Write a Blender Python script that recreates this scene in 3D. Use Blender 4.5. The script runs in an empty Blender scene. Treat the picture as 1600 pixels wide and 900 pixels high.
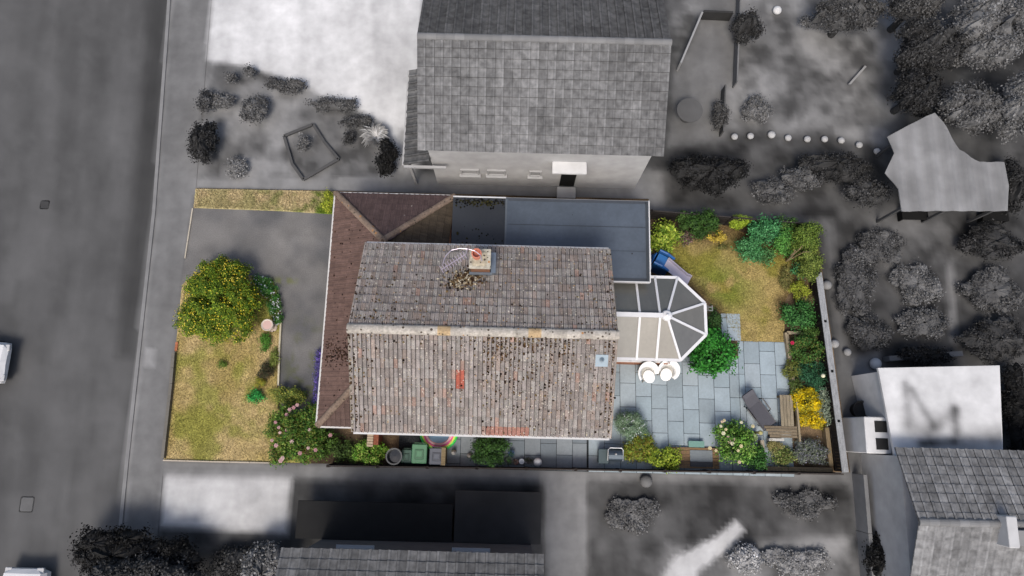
import bpy, bmesh, math, random
import numpy as np
from mathutils import Matrix, Vector, geometry
S = bpy.context.scene
COL = S.collection
# ------------------------------------------------------------------ camera
H = 28.0
TILT, ROLL, FPX = math.radians(11.7), math.radians(1.44), 1067.0
ROT = Matrix.Rotation(TILT, 3, 'X') @ Matrix.Rotation(ROLL, 3, 'Z')
cd = bpy.data.cameras.new('camera'); cam = bpy.data.objects.new('camera', cd); COL.objects.link(cam)
cam.matrix_world = Matrix.Translation((0, 0, H)) @ ROT.to_4x4()
cd.sensor_width = 36; cd.lens = FPX / 1600 * 36; cd.clip_end = 3000; cd.clip_start = 0.1
S.camera = cam
# ------------------------------------------------------------------ light
SUN_EL, SUN_AZ = 58, -100            # direction the light comes from: azimuth measured from +X
w = bpy.data.worlds.new('World'); S.world = w; w.use_nodes = True
nt = w.node_tree; nt.nodes.clear()
sky = nt.nodes.new('ShaderNodeTexSky'); sky.sky_type = 'NISHITA'; sky.sun_disc = False
sky.sun_elevation = math.radians(SUN_EL); sky.sun_rotation = math.radians(90 - SUN_AZ)
sky.dust_density = 4; sky.air_density = 1.0; sky.ozone_density = 0.6
bg = nt.nodes.new('ShaderNodeBackground'); bg.inputs[1].default_value = 0.125
ow = nt.nodes.new('ShaderNodeOutputWorld')
nt.links.new(sky.outputs[0], bg.inputs[0]); nt.links.new(bg.outputs[0], ow.inputs[0])
sl = bpy.data.lights.new('sun', 'SUN'); sl.energy = 1.75; sl.angle = math.radians(20); sl.color = (1, .95, .88)
so = bpy.data.objects.new('sun', sl); COL.objects.link(so)
e, a = math.radians(SUN_EL), math.radians(SUN_AZ)
sd = Vector((math.cos(e)*math.cos(a), math.cos(e)*math.sin(a), math.sin(e)))
so.rotation_euler = sd.to_track_quat('Z', 'Y').to_euler()
S.view_settings.view_transform = 'Standard'; S.view_settings.look = 'None'
S.view_settings.gamma = 1; S.view_settings.exposure = 0.76
S.view_settings.use_curve_mapping = False
try:
    S.cycles.max_bounces = 5; S.cycles.transparent_max_bounces = 6
except Exception: pass
EX = 1.75       # measured factor from albedo to what the picture shows on level ground

def P(px, py, z=0.0):
    d = ROT @ Vector(((px - 800) / FPX, (450 - py) / FPX, -1))
    t = (z - H) / d.z
    return Vector((d.x * t, d.y * t, z))
def PM(r, z=0.0):                      # pixels to metres near the middle of the picture
    return r / (FPX * math.cos(TILT) * 1.0) * (H - z)
def s2l(v):
    v /= 255.0
    return v / 12.92 if v <= .04045 else ((v + .055) / 1.055) ** 2.4
def G(v): x = min(.82, s2l(v) / EX); return (x, x, x)
def C(r, g, b): return tuple(min(.85, s2l(v) / EX) for v in (r, g, b))

# ------------------------------------------------------------------ materials
MATS = {}
def jit(c, lo, hi):
    k = random.uniform(lo, hi); return tuple(x*k for x in c)
def mat(name, rough=.8, ns=8, na=.25, bump=0.0, bs=40, spec=.3, metal=0, n2s=60, n2a=.15, alpha=1, trans=0,
        speck=None, warp=None, sheen=0):
    m = bpy.data.materials.new(name); m.use_nodes = True; n = m.node_tree; N = n.nodes; L = n.links
    b = N['Principled BSDF']; at = N.new('ShaderNodeAttribute'); at.attribute_name = 'Col'
    tc = N.new('ShaderNodeTexCoord'); col = at.outputs['Color']; geo = N.new('ShaderNodeNewGeometry')
    src = geo.outputs['Position'] if name in ('soft', 'soft_road') else tc.outputs['Object']
    def noise(sc, det=4, st=None):
        t = N.new('ShaderNodeTexNoise'); t.inputs['Scale'].default_value = sc; t.inputs['Detail'].default_value = det
        if st:
            mp = N.new('ShaderNodeMapping'); mp.inputs['Scale'].default_value = st
            L.new(src, mp.inputs[0]); L.new(mp.outputs[0], t.inputs[0])
        else: L.new(src, t.inputs[0])
        return t.outputs['Fac']
    for sc, am, st in ((ns, na, warp), (n2s, n2a, None)):
        if am <= 0: continue
        r = N.new('ShaderNodeMapRange'); r.inputs[1].default_value = .28; r.inputs[2].default_value = .72
        r.inputs[3].default_value = 1 - am; r.inputs[4].default_value = 1 + am
        L.new(noise(sc, 4, st), r.inputs[0])
        v = N.new('ShaderNodeVectorMath'); v.operation = 'SCALE'
        L.new(col, v.inputs[0]); L.new(r.outputs[0], v.inputs['Scale']); col = v.outputs[0]
    for sp in (speck or []):
        scale, th, c = sp[:3]
        vo = N.new('ShaderNodeTexVoronoi'); vo.inputs['Scale'].default_value = scale
        L.new(tc.outputs['Object'], vo.inputs[0])
        nz = noise(sp[3] if len(sp) > 3 else 2.0, 2)
        mu = N.new('ShaderNodeMath'); mu.operation = 'MULTIPLY'; L.new(nz, mu.inputs[0]); mu.inputs[1].default_value = th * 2
        lt = N.new('ShaderNodeMath'); lt.operation = 'LESS_THAN'
        L.new(vo.outputs['Distance'], lt.inputs[0]); L.new(mu.outputs[0], lt.inputs[1])
        sx = N.new('ShaderNodeSeparateColor'); L.new(vo.outputs['Color'], sx.inputs[0])
        g2 = N.new('ShaderNodeMath'); g2.operation = 'GREATER_THAN'; L.new(sx.outputs[0], g2.inputs[0]); g2.inputs[1].default_value = sp[4] if len(sp) > 4 else .5
        an = N.new('ShaderNodeMath'); an.operation = 'MULTIPLY'; L.new(lt.outputs[0], an.inputs[0]); L.new(g2.outputs[0], an.inputs[1])
        mx = N.new('ShaderNodeMix'); mx.data_type = 'RGBA'; L.new(an.outputs[0], mx.inputs[0]); L.new(col, mx.inputs[6])
        mx.inputs[7].default_value = (*c, 1); col = mx.outputs[2]
    L.new(col, b.inputs['Base Color'])
    b.inputs['Roughness'].default_value = rough; b.inputs['Specular IOR Level'].default_value = spec
    b.inputs['Metallic'].default_value = metal; b.inputs['Alpha'].default_value = alpha
    b.inputs['Transmission Weight'].default_value = trans
    if bump > 0:
        bm = N.new('ShaderNodeBump'); bm.inputs['Strength'].default_value = bump; bm.inputs['Distance'].default_value = .02
        L.new(noise(bs, 5), bm.inputs['Height']); L.new(bm.outputs[0], b.inputs['Normal'])
    MATS[name] = m; return m
mat('leaf', .65, 3, .08, spec=.15, n2a=0)
mat('petal', .7, 3, .05, spec=.1, n2a=0)
mat('soil', .95, 1.5, .3, .6, 30, .1, n2s=25, n2a=.5, speck=[(22, .2, C(150, 130, 110), 2, .85)])
mat('lawn', .95, 2.5, .22, .5, 40, .05, n2s=16, n2a=.45)
mat('grass', .8, 3, .15, spec=.1, n2a=0)
mat('asphalt', .85, .9, .16, .3, 60, .25, n2s=22, n2a=.16)
mat('slab', .55, 1.2, .10, .15, 30, .35, n2s=14, n2a=.08)
mat('tile', .8, 5, .2, .4, 60, .2, n2s=38, n2a=.35, speck=[(7, .18, C(205, 198, 184), 1.6, .60), (13, .24, C(196, 186, 172), 1.2, .75)])
mat('brown_tile', .85, 6, .14, .3, 60, .15, n2s=32, n2a=.25, speck=[(4, .10, C(190, 185, 175), 2, .9)])
mat('mortar', .9, 4, .2, .5, 30, .1, n2s=14, n2a=.25, speck=[(9, .30, C(225, 218, 205), 1.5, .75), (7, .25, C(190, 140, 90), .8, .9), (9, .3, C(90, 80, 70), 1.5, .7)])
mat('moss', .95, 8, .3, spec=.05)
mat('felt', .55, .7, .24, .1, 80, .35, n2s=9, n2a=.08, speck=[(2.2, .10, C(28, 30, 34), 1.2, .85)])
mat('white', .4, 3, .05, spec=.4, n2a=.03)
mat('wicker', .7, 60, .2, .6, 120, .2, n2a=.1)
mat('wood', .8, 3, .25, .3, 40, .2, warp=(1, 9, 4), n2s=30, n2a=.2)
mat('woody', .8, 3, .25, .3, 40, .2, warp=(9, 1, 4), n2s=30, n2a=.2)
mat('poly', .3, 3, .08, 0, spec=.5, warp=(1, .2, 1), n2s=9, n2a=.05)
mat('glass', .08, 2, .05, spec=.6, n2a=0)
mat('plastic', .4, 4, .06, spec=.4, n2a=.05)
mat('metal', .35, 4, .1, spec=.5, metal=.6, n2a=.1)
mat('brick', .9, 12, .3, .4, 30, .15, n2a=.2)
mat('fabric', .9, 30, .1, .2, 90, .1, n2a=.1)
mat('bark', .9, 10, .3, .5, 30, .1)
mat('soft', .9, .6, .10, 0, spec=.1, n2s=2.2, n2a=.10)      # far-from-focus surroundings
mat('soft_road', .9, .45, .10, 0, spec=.15, n2s=1.3, n2a=.06, warp=(1.6, .35, 1))
mat('soft_leaf', .8, 1.2, .25, spec=.05, n2a=.0)
mat('soft_tile', .9, 1.1, .16, 0, spec=.1, n2s=5.0, n2a=.34)
mat('soft_lawn', .95, .8, .18, 0, spec=.05, n2s=2.6, n2a=.22)

# ------------------------------------------------------------------ mesh builder
ORG = {}
def tag(o, label, cat, group=None, kind=None):
    if label: o['label'] = label
    if cat: o['category'] = cat
    if group: o['group'] = group
    if kind: o['kind'] = kind
    return o
def empty(name, loc, label, cat, group=None, kind=None):
    o = bpy.data.objects.new(name, None); COL.objects.link(o); o.location = loc; o.empty_display_size = .3
    ORG[o.name] = Vector(loc); return tag(o, label, cat, group, kind)
class MB:
    def __init__(s): s.v = []; s.f = []; s.c = []; s.c0 = (.5, .5, .5)
    def color(s, c): s.c0 = c; return s
    def add(s, vs, fs, c=None):
        n = len(s.v); s.v += [tuple(p) for p in vs]
        for f in fs: s.f.append([i + n for i in f]); s.c.append(c or s.c0)
        return s
    def box(s, x, y, z, sx, sy, sz, rz=0, c=None, bev=0):     # z = bottom
        ca, sa = math.cos(rz), math.sin(rz); vs = []
        b = min(bev, sx*.45, sy*.45)
        if b > 0:
            ring = [(-sx/2+b, -sy/2), (sx/2-b, -sy/2), (sx/2, -sy/2+b), (sx/2, sy/2-b), (sx/2-b, sy/2), (-sx/2+b, sy/2), (-sx/2, sy/2-b), (-sx/2, -sy/2+b)]
            k = (1 - 2*b/max(sx, sy))
            lv = [(1, 0), (1, sz - b*.7), (k, sz)]
            for kk, zz in lv:
                for (a_, b_) in ring: vs.append((x + (a_*ca - b_*sa)*kk, y + (a_*sa + b_*ca)*kk, z + zz))
            fs = [[7-i for i in range(8)], [16+i for i in range(8)]]
            for l in (0, 8):
                for i in range(8): fs.append([l+i, l+(i+1) % 8, l+8+(i+1) % 8, l+8+i])
            return s.add(vs, fs, c)
        for zz in (z, z + sz):
            for a_, b_ in ((-1, -1), (1, -1), (1, 1), (-1, 1)):
                X, Y = a_*sx/2, b_*sy/2; vs.append((x + X*ca - Y*sa, y + X*sa + Y*ca, zz))
        return s.add(vs, [[3, 2, 1, 0], [4, 5, 6, 7], [0, 1, 5, 4], [1, 2, 6, 5], [2, 3, 7, 6], [3, 0, 4, 7]], c)
    def beam(s, p, q, wd, ht, c=None):                        # box from p to q, wd wide, ht thick (centre line)
        p, q = Vector(p), Vector(q); d = (q - p)
        if d.length < 1e-6: return s
        d.normalize(); r = d.cross(Vector((0, 0, 1)))
        if r.length < 1e-3: r = Vector((1, 0, 0))
        r.normalize(); u = r.cross(d); vs = []
        for o in (p, q):
            for a_, b_ in ((-1, -1), (1, -1), (1, 1), (-1, 1)): vs.append(o + r*(a_*wd/2) + u*(b_*ht/2))
        return s.add(vs, [[0, 1, 2, 3], [7, 6, 5, 4], [4, 5, 1, 0], [5, 6, 2, 1], [6, 7, 3, 2], [7, 4, 0, 3]], c)
    def tube(s, pts, r, n=8, c=None):
        pts = [Vector(p) for p in pts]; rs = r if isinstance(r, (list, tuple)) else [r]*len(pts); vs = []
        for i, p in enumerate(pts):
            d = (pts[min(i+1, len(pts)-1)] - pts[max(i-1, 0)]).normalized()
            x = d.cross(Vector((0, 0, 1)));
            if x.length < .05: x = Vector((1, 0, 0))
            x.normalize(); y = d.cross(x)
            for k in range(n):
                t = 2*math.pi*k/n; vs.append(p + (x*math.cos(t) + y*math.sin(t))*rs[i])
        fs = [[i*n+k, i*n+(k+1) % n, (i+1)*n+(k+1) % n, (i+1)*n+k] for i in range(len(pts)-1) for k in range(n)]
        fs += [list(range(n))[::-1], [(len(pts)-1)*n+k for k in range(n)]]
        return s.add(vs, fs, c)
    def lathe(s, x, y, z, prof, n=24, c=None, sx=1, sy=1, rz=0):
        vs = []; ca, sa = math.cos(rz), math.sin(rz)
        for r, h in prof:
            for k in range(n):
                t = 2*math.pi*k/n; X, Y = r*math.cos(t)*sx, r*math.sin(t)*sy
                vs.append((x + X*ca - Y*sa, y + X*sa + Y*ca, z+h))
        m = len(prof)
        fs = [[i*n+k, i*n+(k+1) % n, (i+1)*n+(k+1) % n, (i+1)*n+k] for i in range(m-1) for k in range(n)]
        fs += [list(range(n))[::-1], [(m-1)*n+k for k in range(n)]]
        return s.add(vs, fs, c)
    def ball(s, x, y, z, r, n=12, c=None, sz=1, sx=1, sy=1, rz=0):
        return s.lathe(x, y, z, [(max(r*math.sin(math.pi*i/8), 1e-4), -r*sz*math.cos(math.pi*i/8)) for i in range(9)], n, c, sx, sy, rz)
    def prism(s, poly, z0, z1, c=None, side=None):            # poly: list of (x, y), any orientation, simple
        P2 = [(p[0], p[1]) for p in poly]
        ar = sum(P2[i][0]*P2[(i+1) % len(P2)][1] - P2[(i+1) % len(P2)][0]*P2[i][1] for i in range(len(P2)))
        if ar < 0: P2 = P2[::-1]
        n = len(P2); vs = [(x, y, z0) for x, y in P2] + [(x, y, z1) for x, y in P2]
        s.add(vs, [[n+i for i in range(n)], list(range(n))[::-1]], c)
        return s.add(vs, [[i, (i+1) % n, n+(i+1) % n, n+i] for i in range(n)], side or c)
    def build(s, name, m, parent=None, origin=None, smooth=False, label=None, kind=None):
        me = bpy.data.meshes.new(name)
        V = np.array(s.v, dtype=np.float64).reshape(-1, 3)
        if parent is not None: og = ORG[parent.name]
        elif origin is not None: og = Vector(origin)
        elif len(V): og = Vector((float(V[:, 0].mean()), float(V[:, 1].mean()), float(V[:, 2].min())))
        V = V - np.array(og)
        me.from_pydata(V.tolist(), [], s.f); me.update()
        ca = me.color_attributes.new('Col', 'FLOAT_COLOR', 'CORNER')
        ln = np.array([len(f) for f in s.f]); cc = np.ones((int(ln.sum()), 4)); cc[:, :3] = np.repeat(np.array(s.c), ln, axis=0)
        ca.data.foreach_set('color', cc.ravel())
        me.materials.append(MATS[m] if isinstance(m, str) else m)
        if smooth: me.polygons.foreach_set('use_smooth', [True]*len(me.polygons))
        o = bpy.data.objects.new(name, me); COL.objects.link(o)
        if parent is not None: o.parent = parent
        else: o.location = og
        ORG[o.name] = og
        if label: o['label'] = label
        if kind: o['kind'] = kind
        return o
def rot_root(o, rz): o.rotation_euler.z = rz
def copy_tree(o, loc, rz=None, label=None, parent=None):
    c = o.copy(); COL.objects.link(c)
    if parent is None:
        c.location = loc; ORG[c.name] = Vector(loc)
        if rz is not None: c.rotation_euler.z = rz
        if label: c['label'] = label
    else: c.parent = parent
    for ch in list(o.children): copy_tree(ch, None, parent=c)
    return c

# ------------------------------------------------------------------ soft colour fields for the ground
def sdist(poly, X, Y):
    d = np.full(X.shape, 1e9); ins = np.zeros(X.shape, bool); n = len(poly)
    for i in range(n):
        ax, ay = poly[i][0], poly[i][1]; bx, by = poly[(i+1) % n][0], poly[(i+1) % n][1]
        ex, ey = bx-ax, by-ay; t = np.clip(((X-ax)*ex + (Y-ay)*ey)/max(ex*ex+ey*ey, 1e-9), 0, 1)
        d = np.minimum(d, np.hypot(X-ax-t*ex, Y-ay-t*ey))
        c = ((ay > Y) != (by > Y)); xi = (bx-ax)*(Y-ay)/((by-ay) if abs(by-ay) > 1e-12 else 1e-12) + ax
        ins ^= c & (X < xi)
    return np.where(ins, -d, d)
def sstep(a_, b_, x): t = np.clip((x-a_)/(b_-a_), 0, 1); return t*t*(3-2*t)
def poly_px(pts, z=0): return [P(x, y, z) for x, y in pts]
REG = []   # (poly world, grey, softness)
def field_grey(X, Y):
    v = np.full(X.shape, G(75)[0]); am = np.full(X.shape, .5)
    for poly, g, sf, a_ in REG:
        k = 1 - sstep(-sf, sf, sdist(poly, X, Y)); v = v*(1-k) + g*k; am = am*(1-k) + a_*k
    n1 = (sstep(.28, .72, fbm(X, Y, 1.3, 91))-.5)*1.2 + (sstep(.25, .75, fbm(X, Y, .55, 95))-.5)*.8
    st = (sstep(.2, .8, fbm(X+Y*.12, Y*.10, .7, 97))-.5) + (fbm(X, Y, 2.6, 99)-.5)*1.2
    v = v*np.clip(1 + np.where(am > .3, am*n1, am*(st+n1*.5)*1.2), .25, 2.2)
    return np.stack([v, v, v], -1)
def sheet(name, poly, z, m, colf, step=.2, label=None, cat=None, kind='structure', thick=0):
    poly = [(p[0], p[1]) for p in poly]
    ar = sum(poly[i][0]*poly[(i+1) % len(poly)][1] - poly[(i+1) % len(poly)][0]*poly[i][1] for i in range(len(poly)))
    if ar < 0: poly = poly[::-1]
    vs = []; n = len(poly)
    for i in range(n):
        a_, b_ = Vector(poly[i]), Vector(poly[(i+1) % n]); k = max(1, int((b_-a_).length/step/1.0))
        for j in range(k): vs.append(a_.lerp(b_, j/k))
    nb = len(vs); x0, x1 = min(p[0] for p in poly), max(p[0] for p in poly); y0, y1 = min(p[1] for p in poly), max(p[1] for p in poly)
    gx, gy = np.meshgrid(np.arange(x0, x1, step), np.arange(y0, y1, step)); sdv = sdist(poly, gx, gy)
    k = sdv < -step*.45
    vs += [Vector((float(x), float(y))) for x, y in zip(gx[k], gy[k])]
    r = geometry.delaunay_2d_cdt(vs, [], [list(range(nb))], 1, 1e-5)
    V = np.array([(p.x, p.y, 0) for p in r[0]]); F = r[2]
    me = bpy.data.meshes.new(name); og = np.array([V[:, 0].mean(), V[:, 1].mean(), 0]);
    me.from_pydata((V-og).tolist(), [], F); me.update()
    bmm = bmesh.new(); bmm.from_mesh(me); bmesh.ops.recalc_face_normals(bmm, faces=bmm.faces)
    if bmm.faces and sum(f.normal.z for f in bmm.faces) < 0: bmesh.ops.reverse_faces(bmm, faces=bmm.faces)
    bmm.to_mesh(me); bmm.free()
    co = colf(V[:, 0], V[:, 1]); ca = me.color_attributes.new('Col', 'FLOAT_COLOR', 'POINT')
    cc = np.ones((len(V), 4)); cc[:, :3] = co
    ca.data.foreach_set('color', cc.ravel()); me.materials.append(MATS[m])
    o = bpy.data.objects.new(name, me); COL.objects.link(o); o.location = (og[0], og[1], z)
    return tag(o, label, cat, kind=kind)
rng = np.random.default_rng(7); random.seed(7)
def vnoise(X, Y, sc, seed):            # smooth value noise 0..1
    r = np.random.default_rng(seed).random((64, 64)); x, y = (X/sc) % 64, (Y/sc) % 64
    xi, yi = x.astype(int), y.astype(int); fx, fy = x-xi, y-yi; fx = fx*fx*(3-2*fx); fy = fy*fy*(3-2*fy)
    g = lambda i, j: r[(xi+i) % 64, (yi+j) % 64]
    return (g(0, 0)*(1-fx)+g(1, 0)*fx)*(1-fy) + (g(0, 1)*(1-fx)+g(1, 1)*fx)*fy
def fbm(X, Y, sc, seed): return (vnoise(X, Y, sc, seed)*.55 + vnoise(X, Y, sc/2.1, seed+1)*.3 + vnoise(X, Y, sc/4.3, seed+2)*.15)
def mixc(a_, b_, k): return np.asarray(a_)[None, :]*(1-k[:, None]) + np.asarray(b_)[None, :]*k[:, None]

# ------------------------------------------------------------------ SURROUNDING GROUND (greyed in the photo)
g = MB().color(G(75)); g.add([(-600, -600, -.03), (600, -600, -.03), (600, 600, -.03), (-600, 600, -.03)], [[0, 1, 2, 3]])
tag(g.build('ground', 'soft', origin=(0, 0, -.03)), 'wide dull grey ground under the whole neighbourhood', 'ground', kind='structure')
LAY = [  # name, pixels, grey, soft edge, material, label
 ('planted_ground', [(-60, -80), (1700, -80), (1700, 1000), (-60, 1000)], 74, .3, 'soft_lawn', 'mottled dark ground between the gardens'),
 ('garden_ground', [(300, 90), (655, 90), (655, 300), (300, 300)], 122, .3, 'soft_lawn', 'pale dry front garden ground of the house above the outlined plot'),
 ('driveway', [(318, -60), (665, -60), (645, 262), (622, 262), (604, 196), (560, 172), (500, 145), (430, 118), (380, 103), (316, 94)], 216, .16, 'soft', 'wide white concrete driveway with curved edge at the top of the photo'),
 ('path', [(622, 200), (645, 200), (640, 292), (626, 292)], 165, .15, 'soft', 'narrow pale path along the left wall of the top house'),
 ('glow_band', [(300, 280), (1140, 262), (1290, 320), (1284, 352), (1010, 331), (1010, 316), (300, 296)], 138, .22, 'soft', 'grey glow band added between the outlined plot and the top house'),  # band added to carry the blurred glow along the plot's upper edge
 ('rear_lawn', [(1050, -60), (1400, -60), (1430, 120), (1385, 232), (1290, 214), (1130, 205), (1050, 130)], 122, .35, 'soft_lawn', 'mottled grey lawn of the garden at top right'),
 ('garden_path', [(1062, -60), (1160, -60), (1150, 120), (1135, 140), (1130, 235), (1040, 235), (1060, 110), (1100, 20)], 118, .2, 'soft', 'paved grey path beside the top house leading to its lawn'),
 ('garden_bed', [(1040, 236), (1130, 214), (1290, 216), (1390, 236), (1400, 355), (1290, 350), (1040, 322)], 78, .3, 'soft_lawn', 'dark planted bed below the row of pale stones'),
 ('vegetable_ground', [(1285, 340), (1700, 340), (1700, 580), (1320, 580), (1300, 450)], 72, .4, 'soft_lawn', 'dark uneven garden ground at the right edge'),
 ('stone_path', [(1478, 395), (1490, 395), (1497, 535), (1484, 535)], 120, .12, 'soft', 'thin straight pale path through the dark garden on the right'),
 ('gravel_patch', [(1360, 340), (1500, 335), (1500, 412), (1375, 418)], 96, .3, 'soft_lawn', 'lighter rubble patch below the pale canopy'),
 ('alley', [(1282, 340), (1302, 342), (1350, 737), (1362, 960), (1330, 960), (1326, 737)], 112, .2, 'soft', 'narrow grey strip of ground right of the outlined plot'),
 ('yard', [(1330, 560), (1375, 545), (1390, 700), (1400, 960), (1352, 960)], 132, .2, 'soft', 'pale yard beside the white-roofed house on the right'),
 ('forecourt', [(256, 722), (458, 726), (448, 834), (425, 832), (250, 822)], 205, .16, 'soft', 'pale concrete forecourt below the outlined plot'),
 ('glow_strip', [(250, 718), (1326, 734), (1330, 762), (250, 744)], 132, .2, 'soft', 'long thin grey strip added as edge glow along the lower side of the outlined plot'),  # strip added: blurred glow at the plot's lower edge made into ground
 ('back_lawn', [(920, 752), (1328, 756), (1350, 960), (920, 960)], 84, .2, 'soft_lawn', 'dark grey lawn below the outlined plot'),
 ('patio_strip', [(850, 738), (916, 738), (918, 960), (852, 960)], 145, .14, 'soft', 'pale worn paving strip beside the bottom house'),
 ('rubble_patch', [(1040, 850), (1330, 838), (1340, 960), (1010, 960)], 128, .2, 'soft_lawn', 'light stony ground at the bottom edge'),
 ('diagonal_path', [(1032, 905), (1052, 872), (1120, 838), (1150, 812), (1164, 828), (1140, 858), (1092, 892), (1085, 920)], 205, .1, 'soft', 'pale diagonal slab path at the bottom edge'),
 ('pavement', [(268, -60), (335, -60), (306, 296), (256, 722), (236, 960), (164, 960), (196, 720), (238, 330)], 124, .14, 'soft', 'grey pavement running along the road'),
 ('road', [(-700, -60), (270, -60), (264, 40), (240, 330), (198, 720), (174, 960), (-700, 960)], 93, .16, 'soft_road', 'dark grey tarmac road down the left side'),
]
for nm, px, gv, sf, mt, lb in LAY: REG.append((poly_px(px), G(gv)[0], sf*1.25, .62 if mt == 'soft_lawn' else .22 if nm == 'road' else .16))
REG.append((poly_px([(268, -60), (275, -60), (247, 330), (205, 720), (190, 960), (183, 960), (197, 720), (240, 330)]), G(148)[0], .1, .15))
REG.append((poly_px([(236, -60), (266, -60), (240, 330), (210, 560), (180, 560), (206, 330)]), G(72)[0], .35, .15))
REG.append((poly_px([(228, 545), (242, 545), (240, 572), (226, 572)]), G(165)[0], .1, .15))
def offs(poly): return poly
for i, (nm, px, gv, sf, mt, lb) in enumerate(LAY):
    sheet(nm, poly_px(px), -.02 + .0012*i, 'soft_road' if nm == 'road' else 'soft', field_grey, .16 if nm != 'road' else .25, lb, nm.replace('_', ' '))
k = MB().color(G(140))                                        # kerb of the road: a real step
kp = [P(x, y) for x, y in ((268, -60), (262, 40), (241, 330), (199, 720), (175, 960))]
for a_, b_ in zip(kp, kp[1:]):
    k.beam(a_ + Vector((0, 0, .0)), b_ + Vector((0, 0, .0)), .14, .09)
tag(k.build('kerb', 'soft'), 'pale kerb edge between road and pavement', 'kerb', kind='structure')
for (x, y, lb) in ((42, 788, 'square pale access cover in the road at lower left'), (70, 320, 'small dark square access cover in the middle of the road')):
    p = P(x, y); c = MB().color(G(106 if x == 42 else 76)); c.box(p.x, p.y, .004, .55 if x == 42 else .4, .6 if x == 42 else .4, .012, bev=.05)
    tag(c.build('access_cover', 'soft'), lb, 'access cover')

# ------------------------------------------------------------------ PROPERTY GROUND
PLOT = [(307, 295), (525, 299), (712, 304), (1013, 312), (1014, 331), (1272, 350), (1284, 425), (1327, 738), (900, 731), (257, 720)]
Z0 = .085
def f_soil(X, Y): return mixc(C(78, 66, 52), C(128, 108, 84), sstep(.4, .7, fbm(X, Y, .8, 3)))
sheet('garden_soil', poly_px(PLOT), Z0-.01, 'soil', f_soil, .3, 'brown bare soil under the beds of the outlined plot', 'soil')
def f_lawn(dry, seed, k0=.42, k1=.62):
    def f(X, Y):
        c = mixc(C(*dry[0]), C(*dry[1]), sstep(.35, .65, fbm(X, Y, 1.6, seed)))
        c = c*(1-.7*sstep(k0, k1, fbm(X, Y, 1.1, seed+9)))[:, None] + np.asarray(C(*dry[2]))[None]*(.7*sstep(k0, k1, fbm(X, Y, 1.1, seed+9)))[:, None]
        return c*1.36
    return f
FL = [(286, 446), (300, 432), (385, 430), (428, 440), (437, 470), (438, 510), (434, 605), (436, 640), (500, 660), (470, 723), (258, 719), (277, 535)]
f_front = f_lawn([(176, 156, 112), (156, 139, 88), (126, 130, 54)], 21, .40, .62)
sheet('front_lawn', poly_px(FL), Z0+.006, 'lawn', f_front, .15, 'dry straw-coloured front lawn left of the house', 'lawn')
GS = [(307, 296), (524, 300), (521, 336), (440, 331), (304, 326)]
def f_strip(X, Y):
    k_ = np.clip(sstep(-12.5, -6.5, X)*.9+.25, 0, 1)*sstep(.35, .6, fbm(X, Y, .6, 5))*1.0
    return mixc(C(214, 194, 150), C(104, 132, 42), k_)
sheet('grass_strip', poly_px(GS), Z0+.006, 'lawn', f_strip, .12, 'narrow dry grass strip above the tarmac drive', 'grass strip')
DR = [(303, 325), (440, 330), (523, 336), (514, 450), (503, 645), (500, 662), (440, 640), (437, 606), (441, 510), (440, 470), (428, 440), (404, 440), (385, 446), (284, 448)]
def f_drive(X, Y):
    n_ = fbm(X, Y, 1.5, 31); c = mixc(C(98, 98, 99), C(124, 122, 120), sstep(.3, .7, n_))
    q = P(478, 372); k_ = np.exp(-(((X-q.x)/1.3)**2+((Y-q.y)/.7)**2))*sstep(.3, .6, fbm(X, Y, .8, 35)); c = c*(1+.3*k_[:, None])
    q = P(445, 439); k_ = np.exp(-(((X-q.x)/.5)**2 + ((Y-q.y)/.12)**2))*sstep(.4, .55, vnoise(X, Y, .15, 8))
    c = c*(1-k_[:, None]) + np.asarray(C(112, 118, 60))[None]*k_[:, None]
    lo = sstep(5.2, 2.0, Y) * sstep(.50, .62, fbm(X, Y, .35, 77))*.7*sstep(-9.6, -8.6, X)
    return c*(1-lo[:, None]) + np.asarray(C(92, 96, 62))[None]*lo[:, None]
sheet('driveway', poly_px(DR), Z0+.002, 'asphalt', f_drive, .12, 'grey tarmac drive in front of the house', 'driveway')
BL = [(1016, 392), (1040, 372), (1085, 362), (1130, 352), (1200, 380), (1250, 400), (1240, 440), (1226, 470), (1224, 520), (1226, 536), (1156, 536), (1126, 492), (1104, 470), (1080, 448), (1050, 440)]
def f_back(X, Y):
    c = mixc(C(160, 142, 92), C(134, 126, 62), sstep(.35, .6, fbm(X, Y, 1.0, 41)))
    q = P(1130, 450); k_ = .9*np.exp(-(((X-q.x)/1.3)**2 + ((Y-q.y)/1.2)**2))*sstep(.3, .55, fbm(X, Y, .6, 43))
    c = c*(1-k_[:, None]) + np.asarray(C(112, 122, 52))[None]*k_[:, None]
    q = P(1110, 370); k_ = .8*np.exp(-(((X-q.x)/1.8)**2 + ((Y-q.y)/.5)**2))
    c = (c*(1-k_[:, None]) + np.asarray(C(112, 92, 72))[None]*k_[:, None])*1.36
    e_ = sstep(-.55, -.02, sdist(poly_px(BL), X, Y)+.5*(fbm(X, Y, .35, 47)-.5))*(Y > P(1150, 500).y)
    return c*(1-.8*e_[:, None]) + np.asarray(C(104, 84, 60))[None]*.8*e_[:, None]
sheet('lawn', poly_px(BL), Z0+.006, 'lawn', f_back, .1, 'dry brownish green lawn behind the house', 'lawn')
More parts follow.
